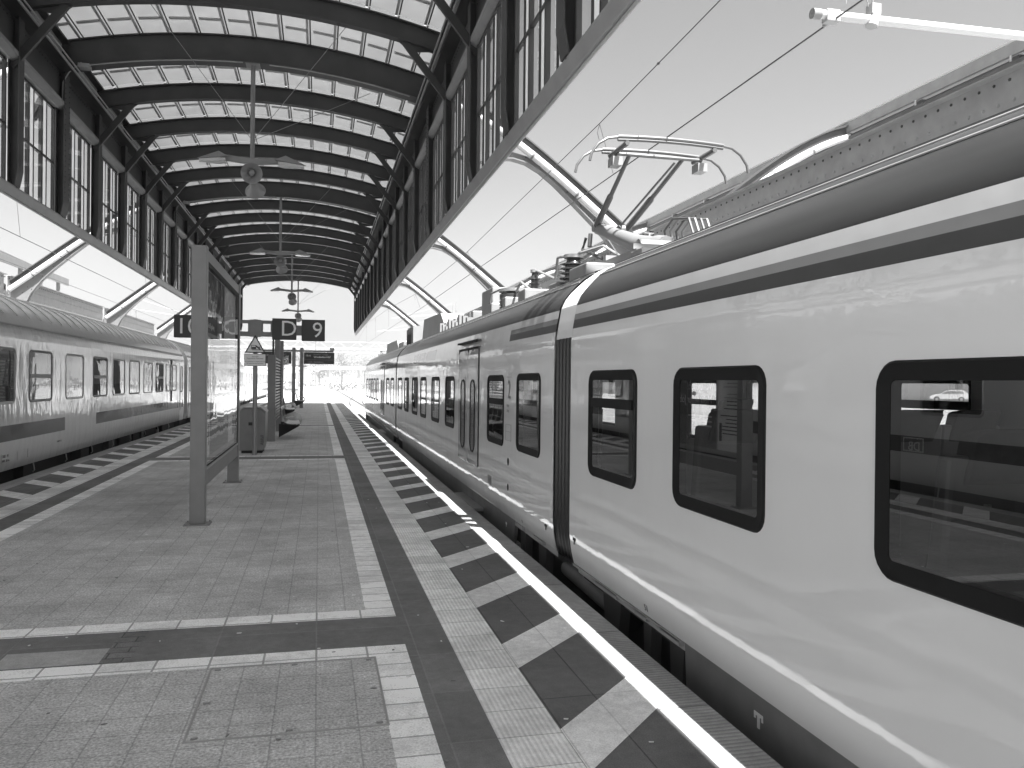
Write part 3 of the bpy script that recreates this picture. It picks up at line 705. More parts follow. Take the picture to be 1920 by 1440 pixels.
# class figure, marks, buttons and lettering on the middle carriage
b = MB(); xo = XW - .003
RT, UPV = (0, -1, 0), (0, 0, 1)
text_into(b, '2', .30, (xo, 8.90, 1.46), RT, UPV, M_SKIRT)
for i, s in enumerate(('o o', 'x o')): text_into(b, s, .07, (xo, 8.93, 1.36 - i * .06), RT, UPV, M_MSTEEL)
b.build('class_mark', CAR2)
b = MB()
for z in (.98, 1.08, 1.16, 1.70): b.box(xo, xo + .01, 8.72, 8.98, z, z + .004, M_MSTEEL)
for y in (8.72, 8.978): b.box(xo, xo + .01, y, y + .004, .98, 1.16, M_MSTEEL)
b.build('label_outline', CAR2)
for y, z, r in ((8.85, .74, .045), (8.85, .45, .04)):
    b = MB(); b.lathe([(r, 0), (r, .012), (.002, .012)], (XW + .01, y, z), (-1, 0, 0), M_RUB, 14); b.build('service_flap', CAR2)
b = MB(); b.box(XW - .004, XW + .05, 9.75, 9.95, .36, .47, M_MSTEEL); b.box(XW - .008, XW, 9.79, 9.91, .39, .44, M_SKIRT); b.build('service_flap', CAR2)
def skirt_mark(car, y, z, m, size=.05, x=None):
    b = MB(); x = x if x is not None else 2.2
    b.box(x, x + .004, y - size * .6, y + size * .6, z + size * .35, z + size * .6, m); b.box(x, x + .004, y - size * .15, y + size * .15, z - size * .5, z + size * .35, m)
    b.box(x, x + .004, y - size * .6, y - size * .4, z + size * .1, z + size * .35, m); b.box(x, x + .004, y + size * .4, y + size * .6, z + size * .1, z + size * .35, m); b.build('lifting_mark', car)
skirt_mark(CAR1, 3.62, -.05, M_WHITE, .07, 2.168)
skirt_mark(CAR1, 6.42, .31, M_UNDER, .05, 2.099); skirt_mark(CAR2, 7.3, .27, M_UNDER, .05, 2.102); skirt_mark(CAR2, 9.2, -.04, M_WHITE, .05, 2.166)
b = MB(); text_into(b, '51', .062, (XW + .031, 4.98, .135), RT, (-.21, 0, 1), M_SKIRT); b.build('number_mark', CAR1)
b = MB(); text_into(b, '8', .055, (XW + .030, 8.3, .14), RT, (-.21, 0, 1), M_SKIRT); b.build('number_mark', CAR2)
# brackets between skirt and bogie
def bracket(car, y0, y1, depth, m=M_UNDER):
    b = MB(); b.box(2.135, 2.30, y0 - .03, y1 + .03, .055, .09, M_LSTEEL)
    b.prism([(2.19, y0, .055), (2.19, y1, .055), (2.19, y1 - (y1 - y0) * .2, -depth), (2.19, y0 + (y1 - y0) * .2, -depth)], (.08, 0, 0), m); b.build('lifting_bracket', car)
M_BRK = mat('bracket_grey', .07, .5)
bracket(CAR1, 5.55, 5.95, .35, M_BRK); bracket(CAR1, 4.50, 4.72, .38, M_BRK); bracket(CAR1, 5.0, 5.14, .3, M_BRK); bracket(CAR2, 7.55, 7.85, .4, M_BRK); bracket(CAR2, 8.35, 8.6, .35, M_BRK)
b = MB(); b.tube([(2.33, 7.25, -.11), (2.33, 5.75, -.15)], .085, M_SKIRT, 14); b.tube([(2.33, 5.78, -.15), (2.33, 5.70, -.15)], .10, M_UNDER, 14); b.build('yaw_damper', CAR1, smooth=True)
b = MB(); b.tube([(2.30, 4.86, .0), (2.30, 4.80, -.16), (2.30, 4.55, -.22)], .012, M_MSTEEL, 6); b.build('hose', CAR1, smooth=True)
b = MB(); b.box(2.135, 2.2, 4.45, 6.55, .08, .094, M_LSTEEL); b.build('sole_bar', CAR1)
# gangway bellows
def bellows(car, y0, y1, n):
    b = MB(); pr = PROF[1:] + [(0, 1.0), (0, 1.5)] + TOPP + ROOFP[2:]
    pr = [(max(a, 0), z) for a, z in pr]; prev = None
    for i in range(6 * n + 1):
        y = y0 + (y1 - y0) * i / (6 * n); ins = .012 + .075 * (.5 - .5 * math.cos(i / 6 * 2 * math.pi)) ** 1.6
        cur = []
        for a, z in pr:
            zz = z + .0
            cur.append((XC - 1.4 + a + ins, y, zz - (ins * .9 if z > 2.3 else 0)))
        cur = [(cur[0][0] + .1, y, .02)] + cur
        cur = cur + [(2 * XC - p[0], p[1], p[2]) for p in reversed(cur[:-1])]
        if prev:
            for q in range(len(cur) - 1): b.face([prev[q], prev[q + 1], cur[q + 1], cur[q]], M_BELL)
        prev = cur
    b.build('gangway_bellows', car, smooth=True, angle=60)
b = MB(); pr = [(a + .012, z - (.01 if z > 2.5 else 0)) for a, z in TOPP[1:] + ROOFP[3:]]
for (a, za), (c, zc) in zip(pr[:-1], pr[1:]):
    for sg in (-1, 1): xa = XC + sg * (1.4 - a); xc = XC + sg * (1.4 - c); b.hexa([(xa, 6.56, za), (xa, 7.04, za), (xc, 7.04, zc), (xc, 6.56, zc), (xa + .02 * -sg, 6.56, za), (xa + .02 * -sg, 7.04, za), (xc + .02 * -sg, 7.04, zc - .02), (xc + .02 * -sg, 6.56, zc - .02)], M_WHITE)
b.build('bellows_sunlit_sheet', CAR1, smooth=True)  # white sheet that paints sunlight onto the top of the bellows
bellows(CAR1, 6.55, 7.05, 5); bellows(CAR2, 22.35, 22.65, 3)

# --- roof equipment of the middle carriage
def insulator(car, x, y, z0, h, r, n):
    b = MB(); pr = [(r * .5, 0)]
    for i in range(n):
        za = h * (.1 + .8 * i / n); zb = h * (.1 + .8 * (i + .5) / n); pr += [(r * .62, za), (r, za + .01), (r, za + .022), (r * .62, zb)]
    pr += [(r * .5, h * .92), (r * .45, h), (.001, h)]
    b.lathe(pr, (x, y, z0), (0, 0, 1), M_INS, 18); b.lathe([(r * .7, 0), (r * .7, .04), (.01, .04)], (x, y, z0 + h), (0, 0, 1), M_ALU, 14); b.build('insulator', car, smooth=True)
for x, y, r, h in ((3.0, 9.3, .17, .42), (3.35, 9.9, .15, .40), (3.0, 11.1, .09, .48), (3.2, 11.7, .1, .3)): insulator(CAR2, x, y, 2.74, h, r, 6)
b = MB(); b.lathe([(.26, 0), (.26, .06), (.22, .07), (.26, .08), (.26, .16), (.22, .17), (.26, .18), (.26, .26), (.2, .3), (.01, .31)], (3.05, 12.45, 2.78), (0, 0, 1), M_INS, 22); b.lathe([(.27, 0), (.27, .05), (.02, .06)], (3.05, 12.45, 3.08), (0, 0, 1), M_ALU, 22); b.build('transformer_bushing', CAR2, smooth=True)
def eq(car, x0, x1, y0, y1, z1, m=M_ROOFEQ, z0=2.74, nm='equipment_box'):
    b = MB(); b.box(x0, x1, y0, y1, z0, z1, m); b.build(nm, car, bevel=.02)
eq(CAR2, 2.85, 3.5, 13.3, 14.2, 3.26, M_MSTEEL); eq(CAR2, 2.75, 3.3, 12.9, 13.2, 2.95); eq(CAR2, 2.7, 3.4, 10.5, 10.9, 2.92); eq(CAR2, 2.75, 3.3, 11.9, 12.1, 2.95)
eq(CAR2, 2.8, 4.2, 14.8, 16.0, 2.98); eq(CAR2, 2.7, 3.2, 16.2, 17.4, 2.9)
b = MB(); b.prism([(2.75, 17.6, 2.74), (2.75, 18.6, 3.24), (2.75, 21.6, 3.30), (2.75, 22.0, 2.74)], (1.5, 0, 0), M_MSTEEL); b.build('air_conditioner', CAR2)
for pts in ([(3.0, 9.3, 3.2), (2.95, 9.8, 3.24), (3.1, 10.4, 3.05), (3.0, 11.1, 3.26)], [(2.95, 10.9, 2.9), (2.85, 11.3, 3.1), (2.9, 11.8, 3.02), (3.05, 12.4, 3.14)], [(2.8, 13.3, 2.9), (2.75, 12.9, 3.1), (2.8, 12.5, 3.12)], [(3.35, 9.9, 3.18), (3.3, 10.5, 3.3), (3.1, 11.1, 3.24)], [(3.0, 9.3, 3.2), (3.2, 8.8, 3.24), (3.35, 8.5, 3.05)]):
    b = MB(); b.tube(pts, .018, M_ROOFEQ, 6); b.build('roof_cable', CAR2, smooth=True)
for q in range(9):
    y = 14.4 + q * .42; b = MB(); b.box(2.62, 2.74, y, y + .16, 2.73, 2.82 + .06 * (q % 3), M_ROOFEQ); b.tube([(2.68, y + .08, 2.8), (2.72, y + .3, 2.92)], .03, M_INS, 6); b.build('cable_clamp', CAR2)
# far carriage roof
b = MB(); b.box(2.8, 4.2, 24.6, 26.2, 2.74, 3.34, M_MSTEEL); b.build('resistor_box', CAR3)
for q in range(5):
    b = MB(); b.box(2.76, 2.8, 24.65 + q * .32, 24.8 + q * .32, 2.8, 3.28, M_UNDER); b.build('vent_slot', CAR3)
eq(CAR3, 2.7, 3.3, 26.5, 28.2, 2.95); b = MB(); b.prism([(2.75, 28.6, 2.74), (2.75, 29.3, 3.12), (2.75, 33.5, 3.16), (2.75, 34.2, 2.74)], (1.5, 0, 0), M_MSTEEL); b.build('air_conditioner', CAR3)
for q in range(6): eq(CAR3, 2.64, 2.76, 34.4 + q * .55, 34.6 + q * .55, 2.84 + .05 * (q % 2))
b = MB(); b.box(2.75, 2.95, 37.3, 37.5, 2.7, 3.0, M_UNDER); b.build('horn', CAR3)
# --- pantograph: part of the middle carriage, its members are sub-parts
b = MB(); 
for x in (3.12, 3.98): b.box(x - .05, x + .05, 7.5, 9.3, 2.90, 3.0, M_ROOFEQ)
for y in (7.6, 8.4, 9.2): b.box(3.07, 4.03, y - .04, y + .04, 3.003, 3.06, M_ROOFEQ)
PAN = b.build('pantograph', CAR2)
for x, y in ((3.12, 7.6), (3.98, 7.6), (3.12, 9.2), (3.98, 9.2)):
    b = MB(); b.lathe([(.06, 0), (.09, .03), (.06, .05), (.09, .08), (.06, .10), (.05, .17)], (x, y, 2.735), (0, 0, 1), M_INS, 12); b.build('foot_insulator', PAN, smooth=True)
KN = Vector((3.36, 9.72, 3.63))
b = MB(); b.tube([(3.60, 7.95, 3.10), (3.52, 8.5, 3.22), (3.50, 9.3, 3.48), (3.46, 9.72, 3.62)], [.11, .11, .085, .07], M_PANW, 12); b.tube([(3.28, 7.95, 3.10), (3.95, 7.95, 3.10)], .08, M_PANW, 12); b.tube([(3.60, 7.95, 3.10), (3.58, 8.15, 3.14)], .13, M_PANW, 12); b.build('lower_arm', PAN, smooth=True)
b = MB(); b.tube([(3.38, 9.70, 3.62), (3.90, 9.70, 3.64)], .045, M_PANW, 10); b.build('knee_tube', PAN, smooth=True)
HT = 4.33
for xa, xb in ((3.42, 3.52), (3.84, 4.20)):
    b = MB(); b.tube([(xa, 9.70, 3.63), (xa + (xb - xa) * .45, 9.3, 3.94), (xa + (xb - xa) * .47, 9.27, 3.96), (xb, 8.82, HT)], [.042, .040, .028, .026], M_PAN, 8); b.build('upper_arm', PAN, smooth=True)
b = MB(); b.tube([(3.62, 9.55, 3.55), (4.05, 8.72, 4.25)], .014, M_PAN, 6); b.tube([(3.6, 9.62, 3.50), (3.66, 9.45, 3.62)], .03, M_PAN, 6); b.build('guide_rod', PAN, smooth=True)
b = MB(); b.tube([(3.30, 9.72, 3.5), (3.28, 9.8, 3.36), (3.5, 8.95, 3.02)], .022, M_PAN, 6); b.tube([(3.36, 9.72, 3.55), (3.34, 9.70, 3.38)], .03, M_PAN, 6); b.build('control_rod', PAN, smooth=True)
for i in range(4):
    b = MB(); x = 3.75 + i * .07; b.tube([(x, 8.2, 3.05), (x - .02, 8.28, 3.35), (x, 8.1, 3.45), (x + .04, 7.8, 3.40), (x + .06, 7.62, 3.05)], .014, M_PANW if i % 2 else M_PAN, 6); b.build('shunt_cable', PAN, smooth=True)
eq(CAR2, 2.72, 3.05, 8.0, 8.6, 2.92); eq(CAR2, 3.05, 3.3, 7.3, 7.6, 2.98); eq(CAR2, 2.85, 3.05, 9.5, 9.85, 2.9)
for y in (8.50, 9.02):      # collector strips with horns
    b = MB(); pts = [(3.25 + 1.30 * i / 12, y, 4.445 - .02 * ((i - 6) / 6) ** 2) for i in range(13)]
    b.tube(pts, .024, M_PANL, 8); b.tube([(p[0], y, p[2] - .035) for p in pts], .018, M_PAN, 6); b.build('collector_strip', PAN, smooth=True)
    for sg, xe in ((-1, 3.25), (1, 4.55)):
        b = MB(); b.tube([(xe, y, 4.42), (xe + sg * .12, y, 4.40), (xe + sg * .23, y, 4.33), (xe + sg * .31, y, 4.22), (xe + sg * .33, y, 4.13)], .016, M_PANL, 8); b.build('horn', PAN, smooth=True)
for x in (3.36, 4.44):
    b = MB(); b.tube([(x, 8.48, 4.36), (x, 9.04, 4.36)], .03, M_PAN, 6)
    for y in (8.5, 9.02): b.tube([(x, y, 4.36), (x, y, 4.43)], .014, M_PANL, 6)
    b.box(x - .06, x + .06, 8.78, 8.95, 4.19, 4.29, M_ROOFEQ); b.tube([(x, 8.85, 4.28), (x, 8.85, 4.36)], .02, M_PAN, 6); b.build('spring_box', PAN)
b = MB(); b.tube([(3.36, 8.82, 4.33), (4.44, 8.82, 4.33)], .022, M_PANL, 8); b.build('head_tube', PAN, smooth=True)

# --- coaches on the left --------------------------------------------
CX = -6.35; CW = 1.41
CPROF = [(.06, .10), (.035, .18), (.015, .30), (0, .45), (0, .59)]
CTOP = [(0, 2.28), (.004, 2.34), (.02, 2.42), (.05, 2.50), (.10, 2.60), (.16, 2.70), (.24, 2.80), (.34, 2.90), (.46, 2.99), (.60, 3.07), (.80, 3.15), (1.05, 3.21), (1.41, 3.24)]
def coach(y0, y1, wins, stripes, label, bars):
    t = thing('passenger_coach', (CX, (y0 + y1) / 2, -.76), label, 'train carriage', 'passenger coaches along the left platform edge')
    b = MB()
    def strip(prof, m):
        for (a, za), (c, zc) in zip(prof[:-1], prof[1:]):
            for sg in (-1, 1):
                xa = CX + sg * (CW - a); xc = CX + sg * (CW - c); b.face([(xa, y0, za), (xa, y1, za), (xc, y1, zc), (xc, y0, zc)], m)
    strip(CPROF, M_COACH); strip(CTOP[:4], M_COACH); 
    holes = [(y - .58, y + .58, 1.24, 2.09) for y in wins]
    cuts = sorted({y0, y1} | {c for s in stripes for c in s})
    for sg in (-1, 1):
        x = CX + sg * CW
        for a, c in zip(cuts[:-1], cuts[1:]):
            m = M_CSTR if any(s[0] <= (a + c) / 2 <= s[1] for s in stripes) else M_COACH
            b.face([(x, a, .59), (x, c, .59), (x, c, .85), (x, a, .85)], m)
        wall_with_holes(b, x, y0, y1, .85, 2.28, holes, M_COACH)
    for ye in (y0, y1):
        pr = [(CX + CW - a, ye, z) for a, z in CPROF + CTOP]; b.face(pr + [(2 * CX - p[0], ye, p[2]) for p in reversed(pr[:-1])], M_COACH)
    b.build('body', t, smooth=True, angle=28, axis=(CX, 1.6))
    b = MB()
    y = y0; seg = []                      # slightly ribbed roof sheet, joints every 0.9 m
    while y < y1 - .01:
        yn = min(y + .9, y1)
        for (a, za), (c, zc) in zip(CTOP[3:-1], CTOP[4:]):
            for sg in (-1, 1):
                xa = CX + sg * (CW - a); xc = CX + sg * (CW - c); b.face([(xa, y, za + .002), (xa, yn, za + .002), (xc, yn, zc + .002), (xc, y, zc + .002)], M_CROOF)
        y = yn
    y = y0 + .3
    while y < y1:
        pts = [(CX + CW - a + .004, z + .004) for a, z in CTOP[5:]]
        b.tube([(p[0], y, p[1]) for p in pts], .014, M_CROOF, 5, cap=False); y += .62
    b.build('roof', t, smooth=True, angle=40, axis=(CX, 1.6))
    b = MB()
    for sg in (-1, 1): x = CX + sg * (CW - .03); b.box(min(x, x + sg * .03), max(x, x + sg * .03), y0, y1, 2.50, 2.525, M_MSTEEL); 
    b.build('rain_gutter', t)
    b = MB(); b.box(CX - 1.3, CX + 1.3, y0 + .1, y1 - .1, .2, .24, M_INTD); b.box(CX - 1.3, CX + 1.3, y0 + .1, y1 - .1, 2.3, 2.33, M_INT); b.build('interior', t)
    b = MB(); x = CX + 1.33; 
    for sg in (-1, 1): wall_with_holes(b, CX + sg * 1.33, y0 + .1, y1 - .1, .24, 2.3, holes, M_INT)
    for i, y in enumerate(wins):
        if i % 2 == 0: b.box(CX - 1.3, CX + .3, y + .93, y + .97, .24, 2.3, M_INT)
    b.build('lining', t)
    for i, y in enumerate(wins):
        if i % 2: continue
        s_ = MB(); s_.box(CX - .8, CX + .9, y + .6, y + .9, .24, .7, M_SEAT); s_.box(CX - .8, CX + .9, y + .78, y + .92, .7, 1.45, M_SEAT); s_.build('seat', t)
    for i, y in enumerate(wins):
        for sg in (-1, 1): ring_window('window', t, CX + sg * CW, sg, y, 1.665, 1.24, .93, .10, .045, .014, M_ALU if not i % 2 else M_MSTEEL, M_CGL, .5 if i in bars else None)
    b = MB(); b.box(CX - 1.1, CX + 1.1, y0 + .2, y1 - .2, -.30, .12, M_UNDER); b.build('underframe', t)
    y = y0 + 2.0; q = 0
    rnd = random.Random(int(y0))
    while y < y1 - 2.5:
        L = rnd.uniform(.4, 1.6); g = MB(); z0 = rnd.uniform(-.75, -.4); xx = CX + 1.28 + rnd.uniform(-.2, 0.02)
        g.box(CX + .4, xx, y, y + L, z0, .08, M_UNDER if q % 3 else M_BRK); g.box(xx, xx + .01, y + L * .4, y + L * .4 + .1, z0 + .2, z0 + .27, M_LSTEEL if q % 2 else M_UNDER)
        g.build('equipment_box', t, bevel=.01); y += L + rnd.uniform(.1, .8); q += 1
    for yb_ in (y0 + 3.2, y1 - 3.2):
        for dy in (-1.25, 1.25):
            g = MB(); g.lathe([(.02, 0), (.44, 0), (.46, .02), (.46, .12), (.48, .13)], (CX + .9, yb_ + dy, -.31), (-1, 0, 0), M_UNDER, 20); g.build('wheel', t, smooth=True)
        g = MB(); g.box(CX + .95, CX + 1.1, yb_ - 1.7, yb_ + 1.7, -.5, -.2, M_BRK)
        for dy in (-.5, .5): g.tube([(CX + 1.16, yb_ + dy, -.55), (CX + 1.16, yb_ + dy, -.05)], .05, M_LSTEEL, 8)
        g.build('bogie_frame', t)
    for yd in (y1 - .62, y0 + .62):     # end door
        d = MB(); x = CX + CW; d.box(x - .02, x + .006, yd - .42, yd + .42, .12, 2.2, M_COACH); d.box(x - .01, x + .009, yd - .42, yd + .42, .59, .85, M_CSTR); d = d.build('door', t)
        ring_window('door_window', d, x + .006, 1, yd, 1.62, .5, .95, .1, .03, .012, M_RUB, M_CGL, panes=False)
        g = MB(); g.face([(x + .009, yd + q_[0], 1.62 + q_[1]) for q_ in rrect(.44, .89, .08)], M_INS); g.build('door_pane', d)
        for e in (-.47, .47): g = MB(); g.tube([(x + .04, yd + e, .5), (x + .04, yd + e, 1.5)], .012, M_ALU, 6); g.build('handrail', d)
    b = MB()
    for k_ in range(12): b.tube([(CX + CW - .04, y0 + 2.5 + k_ * 1.9, .10), (CX + CW - .02, y0 + 2.5 + k_ * 1.9, -.02), (CX + CW - .06, y0 + 2.55 + k_ * 1.9, -.06)], .012, M_ALU, 6)
    b.build('hose_hook', t)
    return t
def wset(a): return [a + 1.895 * i for i in range(-1, 8)]
w1 = [16.24 + d for d in (-6.2, -3.9, -1.9, 0, 2.09, 4.09, 5.87, 7.65, 9.45, 11.2, 12.9)]
C1 = coach(5.9, 32.2, w1 + [29.9], [(6.5, 17.69), (19.98, 31.0)], 'nearest passenger coach on the left, pale with a broken dark waist stripe', (1, 3, 5, 9))
C2 = coach(33.0, 59.2, [36.2 + 1.9 * i for i in range(11)], [(34, 58)], 'second passenger coach on the left, mostly behind the poster case', (2, 5))
C3 = coach(60.2, 86.4, [63.2 + 1.9 * i for i in range(11)], [(61, 85)], 'farthest passenger coach on the left, in full sunlight', (2, 5))
for c, ya_, yb_ in ((C1, 32.2, 33.0), (C2, 59.2, 60.2)):
    b = MB(); b.box(CX - .7, CX + .9, ya_, yb_, .2, 2.5, M_RUB); b.build('gangway_bellows', c)
b = MB(); xx = CX + CW + .004
text_into(b, 'DB', .20, (xx, 10.65, .63), (0, 1, 0), UPV, M_WHITE); 
for a, c, za, zb in ((10.58, 11.02, .61, .625), (10.58, 11.02, .815, .83), (10.58, 10.595, .625, .815), (11.005, 11.02, .625, .815)): b.box(xx - .003, xx + .002, a, c, za, zb, M_WHITE)
b.build('emblem', C1)
b = MB()
text_into(b, '2282   99', .07, (xx - .012, 14.45, .33), (0, 1, 0), UPV, M_SKIRT); text_into(b, '0042   26.4 m', .055, (xx - .012, 14.45, .26), (0, 1, 0), UPV, M_SKIRT); text_into(b, '51 80 22 - 95', .05, (xx - .006, 17.2, .38), (0, 1, 0), UPV, M_SKIRT)
for y in (14.4, 15.1, 15.6): b.box(xx - .012, xx - .009, y, y + .006, .24, .41, M_MSTEEL)
b.box(xx - .012, xx - .009, 14.4, 15.6, .405, .41, M_MSTEEL); b.build('lettering', C1)

# ================================================================== LAMPS under the canopy
def make_lamp(y, label):
    x = -1.36; t = thing('pendant_lamp', (x, y, 8.1), label, 'platform lamp', 'pendant lamps with loudspeakers under the canopy')
    b = MB(); b.tube([(x, y, 5.95), (x, y, 8.05)], .045, M_MSTEEL, 12); b.box(x - .14, x + .14, y - .14, y + .14, 8.022, 8.036, M_MSTEEL); b.build('pole', t, smooth=True)
    b = MB(); b.sweepY([(x - .62, y, 6.13), (x, y, 6.07), (x + .62, y, 6.13)], .10, .11, M_MSTEEL); b.build('cross_arm', t)
    for sg in (-1, 1):
        b = MB(); xa = x + sg * .45; xb = x + sg * 1.06
        P = [(xa, y - .13, 6.12), (xa, y + .13, 6.12), (xb, y + .02, 6.07), (xb, y - .02, 6.07), (xa + sg * .22, y - .17, 6.08), (xa + sg * .22, y + .17, 6.08), (xa + sg * .2, y, 6.25)]
        for f in ((0, 1, 6), (1, 5, 6), (5, 2, 6), (2, 3, 6), (3, 4, 6), (4, 0, 6), (0, 4, 5, 1), (4, 3, 2, 5)): b.face([P[i] for i in f], M_MSTEEL)
        hd = b.build('lamp_head', t)
        b = MB(); b.prism([(xa + sg * .06, y - .12, 6.09), (xa + sg * .18, y - .16, 6.075), (xb - sg * .04, y - .03, 6.06), (xb - sg * .04, y + .03, 6.06), (xa + sg * .18, y + .16, 6.075), (xa + sg * .06, y + .12, 6.09)], (0, 0, -.055), M_LENS); b.build('lens', hd)
    for ax, dz in (((.05, -1, -.32), 0), ((.12, 1, -.55), -.12)):
        b = MB(); c0 = Vector((x, y + (.08 if ax[1] > 0 else -.02), 5.86 + dz)); b.lathe([(.03, -.02), (.075, 0), (.08, .16), (.12, .24), (.205, .34), (.21, .36), (.19, .35), (.09, .22), (.07, .2), (.06, .26), (.045, .27), (.001, .27)], c0, ax, M_MSTEEL, 22)
        b.build('loudspeaker', t, smooth=True)
    b = MB()
    for dx, dy, zt in ((-1.6, -2.2, 8.2), (1.9, -2.3, 8.2), (2.4, .9, 8.0)): b.tube([(x, y, 6.5), (x + dx, y + dy, zt)], .006, M_MSTEEL, 5)
    b.build('stay_wire', t)
    return t
L1 = make_lamp(17.1, 'nearest double-headed pendant lamp with two horn loudspeakers')
for k, lab in ((1, 'second pendant lamp, hanging left of the canopy centre behind the nearest'), (2, 'third pendant lamp, seen against the open canopy end'), (3, 'farthest and smallest pendant lamp, just above the letter D sign')):
    clone(L1, (0, 12.2 * k, 0), label=lab)

# ================================================================== POSTER CASE
t = thing('poster_case', (-1.31, 11.5, 0), 'tall grey steel poster display case standing on two posts in the platform middle', 'poster case')
for ya_, yb_ in ((9.56, 9.70), (13.38, 13.54)):
    b = MB(); b.box(-1.40, -1.236, ya_, yb_, .012, 3.15, M_CASE); b.build('post', t, bevel=.008)
    b = MB(); b.box(-1.46, -1.18, ya_ - .05, yb_ + .05, 0, .012, M_MSTEEL)
    for dx in (-1.44, -1.20):
        for dy in (ya_ - .03, yb_ + .03): b.lathe([(.012, 0), (.012, .014), (.001, .014)], (dx, dy, .012), (0, 0, 1), M_GALV, 6)
    b.build('base_plate', t)
for za, zb in ((3.0, 3.13), (.42, .62)): b = MB(); b.box(-1.37, -1.25, 9.62, 13.38, za, zb, M_CASE); b.build('frame_rail', t, bevel=.006)
b = MB(); b.box(-1.36, -1.29, 9.62, 13.38, .62, 3.0, M_LSTEEL); b.build('back_panel', t)
b = MB(); xg = -1.248
for a, c, za, zb in ((9.62, 13.38, .62, .65), (9.62, 13.38, 2.95, 3.0), (9.62, 9.66, .65, 2.95), (13.30, 13.38, .65, 2.95)): b.box(-1.29, xg, a, c, za, zb, M_RUB if za < .64 or a > 13 or za > 2.9 else M_CASE)
b.build('glass_frame', t)
b = MB(); b.box(-1.252, -1.240, 9.62, 13.36, .605, .635, M_ALU); b.build('sill_trim', t)
b = MB(); b.face([(-1.25, 9.66, .65), (-1.25, 13.30, .65), (-1.25, 13.30, 2.95), (-1.25, 9.66, 2.95)], glass('case_glass', .97, .05, wav=.003, pw=6)); b.build('glass_pane', t)
xp = -1.288; RY, UZ = (0, 1, 0), (0, 0, 1)
def sheetp(a, c, za, zb, m, d=0): 
    q = MB(); q.box(xp - .004, xp + d, a, c, za, zb, m); return q
q = sheetp(9.72, 11.75, 2.20, 2.93, M_PDARK); text_into(q, 'Über', .46, (xp + .002, 9.95, 2.40), RY, UZ, M_PAPER); text_into(q, 'Bahnhof und Umgebung', .09, (xp + .002, 9.80, 2.26), RY, UZ, M_PAPER); q.build('header_poster', t)
q = sheetp(11.80, 13.25, 2.20, 2.93, M_PAPER); q.build('map_poster', t)
q = sheetp(9.70, 10.32, .72, 2.15, M_PAPER)
for i in range(22):
    z = 2.0 - i * .05
    if i in (3, 9, 15): continue
    q.box(xp, xp + .001, 9.75, 9.75 + random.uniform(.3, .52), z, z + .016, M_PDARK)
text_into(q, 'Hinweis', .09, (xp + .001, 9.75, 2.05), RY, UZ, M_PDARK); q.box(xp, xp + .001, 10.2, 10.27, .85, 1.1, M_PDARK); q.build('notice_sheet', t)
q = sheetp(10.36, 12.35, .72, 2.15, M_PMID)
text_into(q, 'hier bewerben', .13, (xp + .002, 10.5, 1.92), RY, UZ, M_PAPER); text_into(q, 'Volltreffer:', .17, (xp + .002, 10.5, 1.56), RY, UZ, M_WHITE); text_into(q, 'Mein neuer Job', .17, (xp + .002, 10.5, 1.36), RY, UZ, M_WHITE)
for i in range(3): q.box(xp, xp + .002, 10.5, 11.25 - .1 * i, 1.16 - i * .07, 1.185 - i * .07, M_PAPER)
# plain printed figure on the advertisement
q.lathe([(.12, 0), (.12, .002), (.001, .003)], (xp, 12.0, 1.82), (1, 0, 0), M_PDARK, 18)
q.prism([(xp, 11.82, 1.0), (xp, 12.2, 1.0), (xp, 12.24, 1.62), (xp, 12.1, 1.70), (xp, 11.9, 1.70), (xp, 11.78, 1.62)], (.002, 0, 0), M_LSTEEL); q.build('job_poster', t)
q = sheetp(12.42, 13.25, .72, 2.15, M_PAPER)
for i in range(9): q.box(xp, xp + .001, 12.5, 12.5 + random.uniform(.3, .65), 1.95 - i * .1, 1.99 - i * .1, M_PDARK)
q.box(xp, xp + .001, 12.95, 13.2, .8, 1.1, M_PDARK); q.build('notice_sheet', t)

# ================================================================== PLATFORM NUMBER SIGN, WARNING SIGN
YS = 18.25
t = thing('platform_sign', (-1.35, YS, 0), 'platform number sign on a tube post with dark boxes reading 10, D and 9', 'platform sign')
b = MB(); b.tube([(-1.35, YS, 0), (-1.35, YS, 2.95)], .048, M_GALV, 14); b.build('post', t, smooth=True)
b = MB()
b.box(-1.47, -1.24, YS - .07, YS + .07, 2.57, 2.94, M_CASE)
for a, c in ((-1.24, -1.0), (-1.73, -1.47)):
    wn0, wn1 = a + .045 if a > -1.3 else a + .05, c - .035
    b.box(a, c, YS - .05, YS + .05, 2.58, 2.68, M_CASE); b.box(a, c, YS - .05, YS + .05, 2.86, 2.93, M_CASE); b.box(a, wn0, YS - .05, YS + .05, 2.68, 2.86, M_CASE); b.box(wn1, c, YS - .05, YS + .05, 2.68, 2.86, M_CASE)
b.build('cross_arm', t)
for a, q in ((-.49, .11), (-2.42, .17)): b = MB(); b.box(a, a + q, YS - .03, YS + .03, 2.62, 2.84, M_CASE); b.build('box_link', t)
for a, c, s, za, zb in ((-1.0, -.49, 'D', 2.52, 2.98), (-.38, .12, '9', 2.50, 2.97), (-2.25, -1.73, 'D', 2.52, 2.98), (-3.00, -2.42, '10', 2.52, 3.0)):
    q = MB(); q.box(a, c, YS - .09, YS + .09, za, zb, M_SIGN); q = q.build('number_box', t, bevel=.006)
    q2 = MB()
    xo_ = {'D': a + .17, '9': a + .22, '10': a + .03}[s]
    text_into(q2, s, .475, (xo_, YS - .092, za + .085), (1, 0, 0), UZ, M_LETTER); q2.build('numeral', q)
    q2 = MB(); text_into(q2, s, .475, (c - .14, YS + .092, za + .085), (-1, 0, 0), UZ, M_LETTER); q2.build('numeral', q)
